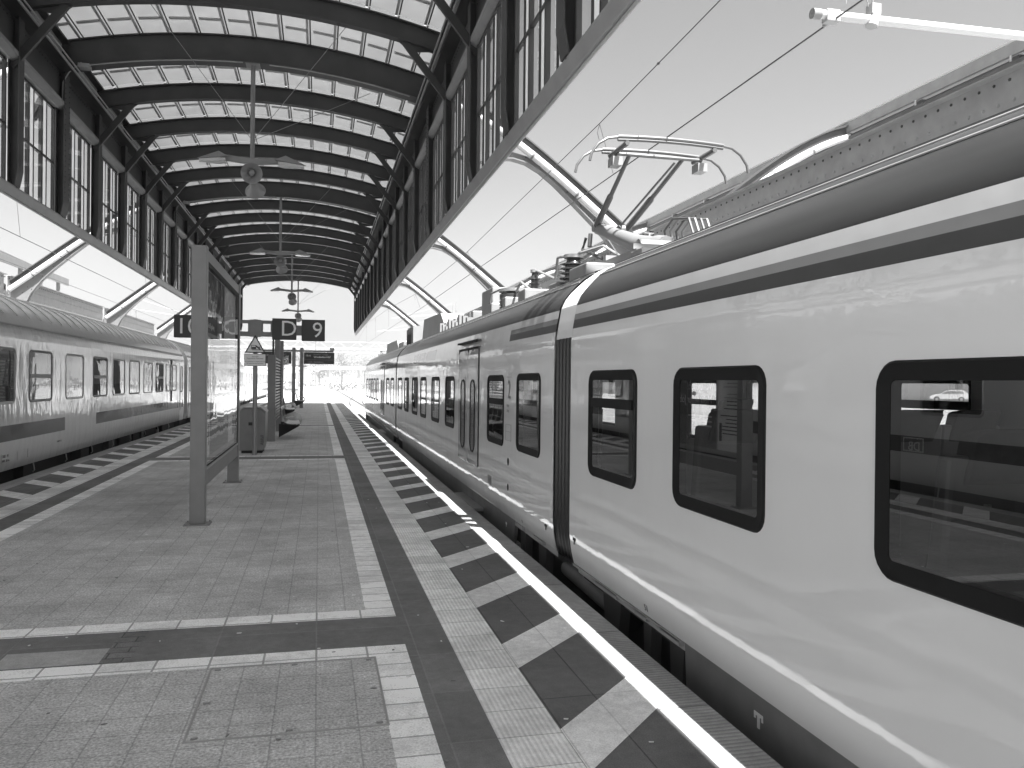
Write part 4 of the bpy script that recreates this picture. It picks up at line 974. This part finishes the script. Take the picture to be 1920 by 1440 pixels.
t = thing('warning_sign', (-1.35, 18.15, 2.2), 'triangular train warning sign above a text plate on the sign post', 'warning sign')
b = MB(); b.prism([(-1.57, 18.16, 2.215), (-1.13, 18.16, 2.215), (-1.35, 18.16, 2.61)], (0, .012, 0), M_SIGN); b.prism([(-1.525, 18.157, 2.24), (-1.175, 18.157, 2.24), (-1.35, 18.157, 2.555)], (0, .004, 0), M_LETTER)
b.box(-1.43, -1.33, 18.152, 18.157, 2.30, 2.385, M_SIGN); b.box(-1.42, -1.34, 18.150, 18.153, 2.345, 2.375, M_LETTER); b.tube([(-1.33, 18.154, 2.37), (-1.24, 18.154, 2.29)], .013, M_SIGN, 5); b.tube([(-1.29, 18.154, 2.33), (-1.25, 18.154, 2.34)], .009, M_SIGN, 5); b.tube([(-1.42, 18.154, 2.285), (-1.2, 18.154, 2.285)], .006, M_SIGN, 4); b.build('triangle_plate', t)
b = MB(); b.box(-1.575, -1.125, 18.155, 18.172, 1.93, 2.20, M_SIGN); b.box(-1.565, -1.135, 18.150, 18.156, 1.94, 2.19, M_LETTER)
for s, z in (('Vorsicht', 2.125), ('Zugverkehr beachten', 2.085), ('Der Aufenthalt im Gefahrenbereich', 2.02), ('der Gleise ist nicht gestattet', 1.98)): text_into(b, s, .03 if z < 2.05 else .04, (-1.35, 18.149, z), (1, 0, 0), UZ, M_SIGN, .001, 'CENTER')
b.build('text_plate', t)

# ================================================================== BIN
t = thing('litter_bin', (-1.42, 18.75, 0), 'grey metal litter bin with sloping lid behind the warning sign post', 'litter bin')
b = MB(); b.prism([(-1.70, 18.62, .06), (-1.70, 18.62, .93), (-1.62, 18.62, 1.0), (-1.25, 18.62, 1.0), (-1.15, 18.62, .90), (-1.15, 18.62, .35), (-1.19, 18.62, .06)], (0, .85, 0), M_CASE); b.build('body', t, bevel=.012)
b = MB(); b.box(-1.66, -1.22, 18.66, 19.43, 0, .06, M_UNDER); b.build('plinth', t)
b = MB(); b.prism([(-1.71, 18.6, .925), (-1.62, 18.6, 1.005), (-1.25, 18.6, 1.005), (-1.14, 18.6, .905), (-1.14, 18.6, .93), (-1.25, 18.6, 1.03), (-1.62, 18.6, 1.03), (-1.71, 18.6, .95)], (0, .89, 0), M_GALV); b.build('lid', t)
b = MB(); b.box(-1.51, -1.36, 18.608, 18.62, .62, .69, M_UNDER); b.build('lock', t)
b = MB(); text_into(b, 'Abfall', .13, (-1.148, 18.85, .22), (0, 0, 1), (0, -1, 0), M_SIGN); text_into(b, 'Abfall', .10, (-1.185, 18.617, .18), (0, 0, 1), (-1, 0, 0), M_SIGN); b.build('lettering', t)

# ================================================================== WIND SCREENS, BENCHES
def wind_screen(y0, y1, x, slats, label):
    t = thing('wind_screen', (x, (y0 + y1) / 2, 0), label, 'wind screen', 'wind screens along the platform middle')
    for y in (y0, y1):
        b = MB(); b.box(x - .10, x + .10, y - .06, y + .06, 0, 2.3 if slats else 3.35, M_CASE); b.build('post', t)
    b = MB()
    if slats:
        z = .5
        while z < 2.2: b.box(x - .03, x + .06, y0 + .06, y1 - .06, z, z + .045, M_CASE); z += .085
        b.build('slatted_panel', t)
        b = MB(); b.box(x + .06, x + .10, y1 - .6, y1 - .5, .2, 2.35, M_CASE); b.box(x - .02, x + .03, y0 + .5, y0 + .6, 2.2, 2.75, M_SIGN); b.build('upright', t)
        b = MB(); b.tube([(x + .04, y0 + .1, 2.24), (x + .04, y1 - .1, 2.24)], .02, M_ALU, 6); b.build('top_rail', t)
    else:
        b.face([(x, y0 + .06, .9), (x, y1 - .06, .9), (x, y1 - .06, 2.3), (x, y0 + .06, 2.3)], M_GLASS); b.build('glass_pane', t)
        b = MB(); b.box(x - .03, x + .03, y0 + .06, y1 - .06, .35, .88, M_CASE); b.build('lower_panel', t)
        b = MB(); b.box(x - .04, x + .04, y0 + .06, y1 - .06, 2.3, 2.38, M_CASE); b.build('top_rail', t)
    return t
wind_screen(22.15, 26.4, -1.22, True, 'slatted grey wind screen behind the nearer white bench')
wind_screen(33.2, 36.6, -1.62, False, 'glazed wind screen with tall thin posts beyond the slatted screen')
def bench(x, y0, n, label):
    t = thing('bench', (x + .25, y0 + n * .3, 0), label, 'bench', 'white wire mesh benches facing the right track')
    for i in range(n):
        y = y0 + i * .62; b = MB()
        pr = [(x, .90), (x + .03, .80), (x + .06, .60), (x + .10, .50), (x + .18, .455), (x + .32, .44), (x + .46, .455), (x + .52, .43)]
        for (a, za), (c, zc) in zip(pr[:-1], pr[1:]):
            b.hexa([(a, y + .03, za), (c, y + .03, zc), (c, y + .57, zc), (a, y + .57, za), (a - .004, y + .03, za - .018), (c - .002, y + .03, zc - .018), (c - .002, y + .57, zc - .018), (a - .004, y + .57, za - .018)], M_BENCH)
        b.build('seat', t, smooth=True)
    for i in range(n + 1):
        y = y0 + i * .62; b = MB(); b.tube([(x + .08, y, .62), (x + .3, y, .68), (x + .46, y, .62), (x + .53, y, .45), (x + .40, y, .42)], .014, M_ALU, 8); b.build('armrest', t, smooth=True)
    for i in range(2):
        y = y0 + .3 + i * (n - 1) * .62; b = MB(); b.prism([(x - .06, y, .42), (x + .5, y, .42), (x + .48, y, .36), (x - .06, y, .05)], (0, .05, 0), M_UNDER); b.build('bracket', t)
    b = MB(); b.box(x + .05, x + .4, y0, y0 + n * .62, .385, .42, M_UNDER); b.build('seat_beam', t)
bench(-1.0, 22.6, 3, 'nearer white bench mounted on the slatted wind screen')
bench(-1.30, 47.2, 3, 'farther white bench at the foot of the display gantry')
bench(-1.45, 33.6, 3, 'half hidden bench below the glazed wind screen')

# ================================================================== DISPLAY GANTRY
t = thing('display_gantry', (-1.2, 48, 0), 'gantry on two posts carrying dark departure display boards', 'departure board')
for x in (-1.42, -.98):
    b = MB(); b.box(x - .10, x + .10, 47.9, 48.1, 0, 3.5, M_CASE); b.build('post', t)
b = MB(); b.box(-3.4, .82, 47.94, 48.06, 3.26, 3.36, M_CASE); b.box(-1.55, -.7, 47.94, 48.06, 2.40, 2.46, M_CASE); b.build('beam', t)
b = MB(); b.box(.60, .86, 47.9, 48.1, 3.36, 3.52, M_LSTEEL); b.build('camera_housing', t)
for a, c in ((-.86, .86), (-3.2, -1.56)):
    q = MB(); q.box(a, c, 47.85, 48.15, 2.56, 3.24, M_SIGN); q = q.build('display_board', t)
    q2 = MB()
    text_into(q2, '12:36', .13, (a + .1, 47.845, 3.0), (1, 0, 0), UZ, M_LETTER); text_into(q2, 'Frankfurt - Langen', .11, (a + .55, 47.845, 3.08), (1, 0, 0), UZ, M_DISP); text_into(q2, 'Wiesbaden Hbf', .15, (a + .55, 47.845, 2.92), (1, 0, 0), UZ, M_LETTER)
    q2.box(a + .05, c - .05, 47.846, 47.849, 2.80, 2.81, M_DISP); text_into(q2, '12:54   Heidelberg', .12, (a + .2, 47.845, 2.64), (1, 0, 0), UZ, M_DISP); q2.build('display_text', q)
t = thing('smoking_area_sign', (-1.75, 44, 2.6), 'small square sign with a ring symbol left of the gantry posts', 'sign')
b = MB(); b.box(-1.95, -1.58, 44, 44.02, 2.42, 2.8, M_LETTER); b.build('plate', t)
b = MB(); b.lathe([(.15, 0), (.15, .006), (.12, .006), (.12, 0)], (-1.765, 44, 2.61), (0, -1, 0), M_SIGN, 24); b.tube([(-1.765, 43.995, 2.52), (-1.765, 43.995, 2.68)], .018, M_SIGN, 6); b.tube([(-1.82, 43.995, 2.64), (-1.71, 43.995, 2.64)], .018, M_SIGN, 6); b.build('symbol', t)
b = MB(); b.tube([(-1.98, 44.03, 0), (-1.98, 44.03, 2.9)], .04, M_CASE, 8); b.build('post', t)
t = thing('speed_board', (.02, 72, 3.9), 'small black board with a white diagonal bar below the number 9', 'signal board')
b = MB(); b.box(-.68, .05, 72, 72.05, 5.05, 5.70, M_SIGN); b.build('plate', t)
b = MB(); b.bar((-.52, 71.99, 5.17), (-.10, 71.99, 5.56), .01, .09, M_WHITE); b.build('bar', t)
b = MB(); b.tube([(-.3, 72.1, 0), (-.3, 72.1, 5.2)], .05, M_GALV, 8); b.build('post', t)
t = thing('equipment_cabin', (-3.6, 108, 0), 'dark equipment cabin with a pale window on the far platform', 'cabin')
b = MB(); b.box(-4.3, -2.6, 108, 111, 0, 2.5, M_SKIRT); b.box(-4.3, -2.6, 108, 108.2, 3.5, 4.1, M_SKIRT); b.build('body', t)
b = MB(); b.box(-4.25, -2.65, 108.02, 108.1, 2.5, 3.5, M_FAR); b.build('window', t)
b = MB()
for x in (-4.15, -3.0): b.box(x, x + .25, 107.97, 108, .5, 1.7, M_WHITE)
b.build('notice', t)

# ================================================================== OVERHEAD LINE
def wire(name, pts, r, label, m=M_WIRE):
    b = MB(); b.tube(pts, r, m, 5); o = b.build(name); return tag(o, label, 'overhead wire')
cw = lambda y: 3.86 + .35 * math.sin((y - 5.7) / 55 * math.pi * 2 + math.pi / 2) - .35
t = thing('overhead_line', (3.8, 40, 4.5), 'contact and carrier wires above the right track', 'overhead wire')
b = MB(); b.tube([(3.88, -20, 4.50), (3.88, 5.7, 4.50), (3.84, 8.5, 4.462), (3.80, 30, 4.44), (3.5, 60, 4.45), (3.3, 100, 4.45), (3.6, 200, 4.45)], .0075, M_WIRE, 6); b.build('contact_wire', t)
b = MB(); b.tube([(3.60, -20, 6.2), (3.60, 0, 5.55), (3.6, 6.9, 5.22), (3.6, 10.1, 5.10), (3.6, 20.3, 4.9), (3.58, 30, 4.95), (3.5, 42, 5.4), (3.5, 60, 5.9), (3.4, 80, 5.1), (3.5, 120, 5.8), (3.6, 200, 5.2)], .006, M_WIRE, 6); b.build('carrier_wire', t)
for y, zc in ((10.1, 5.10), (19.8, 4.91), (31.0, 5.0), (42, 5.4), (52, 5.65), (62, 5.85)):
    b = MB(); x = 3.6 if y < 40 else 3.5; b.tube([(x, y, zc), (x + (.2 if y < 40 else 0), y, 4.45)], .004, M_WIRE, 5)
    b.tube([(x, y, zc - .02), (x - .03, y, zc - .12), (x, y, zc - .22)], .004, M_WIRE, 5); b.build('dropper', t)
for y in (6.1, 8.2):
    b = MB(); b.lathe([(.003, -.03), (.016, -.01), (.016, .01), (.003, .03)], (3.6, y, 5.24 - (y - 6.1) * .033), (0, 1, 0), M_WIRE, 8); b.build('clamp', t)
t = thing('registration_arm', (5, 5.6, 4.5), 'white tubular cantilever arm holding the contact wire at top right', 'catenary arm')
b = MB(); b.tube([(3.70, 5.5, 4.53), (9.5, 5.5, 4.66)], .036, M_PIPE, 14); b.build('tube', t, smooth=True)
b = MB(); b.tube([(3.69, 5.5, 4.53), (3.76, 5.5, 4.531)], .041, M_MSTEEL, 14); b.build('end_cap', t, smooth=True)
b = MB(); b.box(3.80, 3.92, 5.46, 5.54, 4.475, 4.57, M_LSTEEL); b.tube([(3.86, 5.5, 4.50), (3.88, 5.62, 4.51)], .02, M_MSTEEL, 8); b.build('wire_clamp', t, bevel=.01)
b = MB(); b.tube([(4.22, 5.5, 4.49), (4.25, 5.5, 4.60)], .05, M_LSTEEL, 12); b.box(4.20, 4.28, 5.46, 5.54, 4.58, 4.66, M_LSTEEL); b.build('tube_clamp', t)
b = MB(); b.tube([(4.24, 5.5, 4.64), (4.16, 5.5, 5.1)], .006, M_MSTEEL, 6); b.tube([(4.2 + .1 * math.cos(R_(a)) - .11, 5.5, 4.64 + .11 * math.sin(R_(a))) for a in range(0, 185, 15)], .005, M_MSTEEL, 6); b.build('stay', t)
b = MB(); b.box(9.4, 9.7, 5.35, 5.65, -1, 7.0, M_MSTEEL); b.build('mast', t)
t = thing('overhead_line', (-6.3, 40, 5), 'thin contact and carrier wires above the coaches', 'overhead wire')
for x, za, zb in ((-6.2, 4.62, 4.62), (-8.6, 4.9, 4.9), (-12, 5.3, 5.2)):
    b = MB(); b.tube([(x, -10, za), (x, 60, zb), (x + .3, 200, zb)], .008, M_WIRE, 5); b.build('contact_wire', t)
b = MB(); b.tube([(-6.3, -10, 6.2), (-6.3, 14, 5.75), (-6.3, 30, 5.5), (-6.3, 50, 6.0), (-6.3, 80, 5.3), (-6.2, 200, 5.6)], .007, M_WIRE, 5); b.build('carrier_wire', t)
for y, z in ((19.0, 5.67), (32, 5.52), (45, 5.85)):
    b = MB(); b.tube([(-6.3, y, z), (-6.2, y, 4.62)], .005, M_WIRE, 5); b.build('dropper', t)
def mast(x, y, h, label, arm=0):
    t = thing('lattice_mast', (x, y, -1), label, 'catenary mast', 'lattice masts beyond the station')
    b = MB(); w_ = .22
    for sx in (-1, 1):
        for sy in (-1, 1): b.tube([(x + sx * w_ * 1.2, y + sy * w_, -1), (x + sx * w_ * .8, y + sy * w_ * .7, h)], .035, M_MSTEEL, 4)
    z = -.6; k = 1
    while z < h - .5:
        b.tube([(x - k * w_, y - w_, z), (x + k * w_, y - w_, z + .6)], .02, M_MSTEEL, 4); b.tube([(x + w_, y - k * w_, z), (x + w_, y + k * w_, z + .6)], .02, M_MSTEEL, 4); z += .6; k = -k
    b.build('lattice', t)
    if arm:
        b = MB(); b.tube([(x, y, h - 1.2), (x + arm, y, h - 2.0)], .04, M_MSTEEL, 6); b.tube([(x, y, h - .1), (x + arm, y, h - 2.0)], .02, M_MSTEEL, 6); b.build('arm', t)
mast(14.9, 90, 10.6, 'tall lattice mast left of the roof equipment box', -7)
mast(-16.7, 80, 9.2, 'tall lattice mast rising behind the coach roofs', 6)
mast(17, 130, 11.5, 'distant lattice mast above the cab end of the railcar', -8)
mast(8.0, 160, 8.5, 'small distant lattice mast right of the canopy corner', -3)
mast(-2.2, 135, 8.0, 'slim distant lattice mast beside the departure board', 4)
# catenary portal and footbridge
def portal(y, x0, x1, z, label):
    t = thing('catenary_portal', ((x0 + x1) / 2, y, z), label, 'catenary portal', 'catenary portals beyond the station')
    b = MB()
    for zz in (z, z + .9): b.tube([(x0, y, zz), (x1, y, zz)], .06, M_LSTEEL, 5)
    n = int((x1 - x0) / 1.2)
    for i in range(n):
        a = x0 + (x1 - x0) * i / n; c = x0 + (x1 - x0) * (i + 1) / n
        b.tube([(a, y, z if i % 2 else z + .9), (c, y, z + .9 if i % 2 else z)], .035, M_LSTEEL, 4)
    b.build('truss', t)
    for x in (x0, x1):
        b = MB(); b.tube([(x, y, -1), (x, y, z + 1.2)], .14, M_LSTEEL, 6); b.build('leg', t)
    b = MB(); x = x0 + 2
    while x < x1: b.tube([(x, y, z), (x, y, z - 1.2)], .04, M_LSTEEL, 4); x += 4.4
    b.build('drop_post', t)
portal(105, -12, 30, 5.6, 'nearer pale truss portal carrying wires across all tracks')
portal(165, -30, 45, 7.2, 'farther pale truss portal carrying wires across all tracks')
t = thing('footbridge', (12, 190, 4), 'distant dark footbridge deck crossing the tracks', 'footbridge')
b = MB(); b.box(-.5, 30, 188, 191, 3.9, 4.9, M_SKIRT); b.build('deck', t)
for x in (2, 9, 17, 26): b = MB(); b.box(x - .3, x + .3, 189, 190, -1, 3.9, M_LSTEEL); b.build('pier', t)
t = thing('railway_signal', (-.5, 120, 0), 'pair of round pale signal shields beyond the departure board', 'railway signal')
b = MB(); b.tube([(-.9, 120, -1), (-.9, 120, 3.6)], .07, M_GALV, 8); b.build('post', t)
for x in (-1.2, -.3):
    b = MB(); b.lathe([(.42, 0), (.42, .06), (.01, .07)], (x, 120, 3.2), (0, -1, 0), M_WHITE, 18); b.build('shield', t); b = MB(); b.lathe([(.30, 0), (.30, .02), (.01, .02)], (x, 119.93, 3.2), (0, -1, 0), M_GALV, 16); b.build('lens', t)

# ================================================================== FAR SIDE: trees, buildings, parked car
def tree(x, y, h, r, seed, label):
    rd = random.Random(seed); t = thing('broadleaf_tree', (x, y, -1), label, 'tree', 'trees beyond the station')
    b = MB(); b.tube([(x, y, -1), (x + .1, y, h * .3), (x, y, h * .75)], [.22, .17, .05], M_BARK, 7)
    for i in range(6):
        a = rd.uniform(0, 6.28); z = h * rd.uniform(.3, .6); b.tube([(x, y, z), (x + math.cos(a) * r * .7, y + math.sin(a) * r * .7, z + h * .2)], [.08, .02], M_BARK, 5)
    b.build('trunk', t)
    b = MB(); cl = []
    for i in range(18):
        a = rd.uniform(0, 6.28); q = r * rd.uniform(.1, .8); cl.append((x + math.cos(a) * q, y + math.sin(a) * q, h * rd.uniform(.42, .95), r * rd.uniform(.25, .45)))
    for cx_, cy_, cz_, cr_ in cl:
        for i in range(70):
            d = Vector((rd.gauss(0, 1), rd.gauss(0, 1), rd.gauss(0, 1))).normalized() * cr_ * rd.uniform(.6, 1.05); p = Vector((cx_, cy_, cz_)) + d
            u = Vector((rd.gauss(0, 1), rd.gauss(0, 1), rd.gauss(0, 1))).normalized() * rd.uniform(.12, .26); v_ = u.orthogonal().normalized() * u.length * .7
            b.face([p - u, p + v_, p + u, p - v_], M_FOL)
    b.build('crown', t)
treespec = [(-6, 215, 8, 4), (0, 230, 7, 4), (6, 222, 9, 4.5), (13, 240, 8, 5), (20, 228, 9, 5), (28, 250, 10, 6), (38, 245, 9, 5), (-14, 235, 9, 5), (-24, 200, 8, 4.5), (60, 140, 8, 5), (95, 125, 7, 4.5)]
tl = ['tree at the vanishing point left of the footbridge', 'low tree directly at the end of the platform line', 'rounded tree under the middle of the footbridge', 'broad tree behind the far portal leg', 'tree right of the footbridge pier', 'large tree farthest right beside the railcar cab', 'tree beyond the railcar cab', 'tree behind the farthest coach', 'tree at the left beyond the coaches', 'tree behind the loading yard building', 'tree beside the parked white car']
for i, (x, y, h, r) in enumerate(treespec): tree(x, y, h, r, i + 3, 'leafy ' + tl[i])
b = MB()
rd = random.Random(5)
for i in range(1600):
    x = rd.uniform(-30, 60); y = 195 + rd.uniform(0, 12); z = rd.uniform(-1, 1.6) * rd.uniform(.3, 1)
    u = Vector((rd.gauss(0, 1), rd.gauss(0, 1), rd.gauss(0, 1))).normalized() * rd.uniform(.2, .5); v_ = u.orthogonal().normalized() * u.length * .7; p = Vector((x, y, z)); b.face([p - u, p + v_, p + u, p - v_], M_FOL)
tag(b.build('hedge'), 'low scrub along the far end of the tracks', 'shrubs', kind='stuff')
def building(x0, x1, y0, y1, h, label, nwin=6):
    t = thing('yard_building', ((x0 + x1) / 2, (y0 + y1) / 2, -1), label, 'building')
    b = MB(); b.box(x0, x1, y0, y1, -1, h, M_FAR); b.build('wall', t)
    b = MB(); b.box(x0 - .3, x1 + .3, y0 - .3, y1 + .3, h, h + .35, M_MSTEEL); b.build('roof', t)
    for i in range(nwin):
        yy = y0 + (y1 - y0) * (i + .5) / nwin; b = MB(); b.box(x0 - .04, x0, yy - .8, yy + .8, 1.2, 2.8, M_SKIRT); b.build('window', t)
building(104, 118, 60, 150, 7, 'long pale yard building beyond the parked car')
building(70, 84, 150, 200, 6, 'pale low building seen through the second railcar window', 5)
t = thing('parked_car', (80, 88, -.45), 'white estate car parked in the yard, visible through the railcar window', 'car')
L = Vector((-.74, .67, 0)); Wd = Vector((.67, .74, 0)); base = Vector((79.5, 87.6, -.35))
def cp(l, w_, z): return base + L * l + Wd * w_ + Vector((0, 0, z))
side = [(-2.2, .35), (-2.25, .75), (-2.1, 1.05), (-1.75, 1.42), (-.3, 1.48), (.35, 1.42), (1.0, 1.0), (1.9, .85), (2.25, .65), (2.25, .32)]
b = MB(); b.prism([cp(l, -.85, z) for l, z in side], Wd * 1.7, M_CARW); b.build('body', t, bevel=.05)
b = MB(); b.prism([cp(l, -.87, z) for l, z in ((-1.7, 1.05), (-1.55, 1.35), (-.3, 1.40), (.3, 1.36), (.85, 1.02))], Wd * .02, M_SKIRT); b.build('side_window', t)
for l in (-1.4, 1.4):
    b = MB(); b.lathe([(.02, 0), (.33, 0), (.34, .03), (.34, .2)], cp(l, -.9, .33), Wd, M_RUB, 18); b.lathe([(.2, -.01), (.02, -.02)], cp(l, -.9, .33), Wd, M_ALU, 14); b.build('wheel', t, smooth=True)
t = thing('van', (88, 140, -.5), 'pale delivery van parked beside the low building', 'van')
base = Vector((62, 128, -.4)); 
b = MB(); b.prism([cp(l, -.95, z) for l, z in ((-2.6, .4), (-2.65, 2.2), (1.3, 2.25), (1.9, 1.3), (2.6, 1.1), (2.65, .4))], Wd * 1.9, M_CARW); b.build('body', t, bevel=.06)
b = MB(); b.prism([cp(l, -.97, z) for l, z in ((.5, 1.3), (.5, 1.95), (1.25, 1.95), (1.7, 1.3))], Wd * .02, M_SKIRT); b.build('side_window', t)
for l in (-1.7, 1.8):
    b = MB(); b.lathe([(.02, 0), (.36, 0), (.37, .03), (.37, .2)], cp(l, -1.0, .36), Wd, M_RUB, 18); b.build('wheel', t, smooth=True)

# ================================================================== AIR
HZ = bpy.data.materials.new('hazy_air'); t_, n_, l_ = nodes(HZ); n_.remove(n_['Principled BSDF'])
pv = n_.new('ShaderNodeVolumePrincipled'); pv.inputs['Color'].default_value = g3(.95); pv.inputs['Density'].default_value = .0016; pv.inputs['Anisotropy'].default_value = .0
l_.new(pv.outputs[0], n_['Material Output'].inputs['Volume'])
b = MB(); b.box(-420, 520, -160, 920, -2.1, 14, HZ); tag(b.build('haze'), kind='stuff')
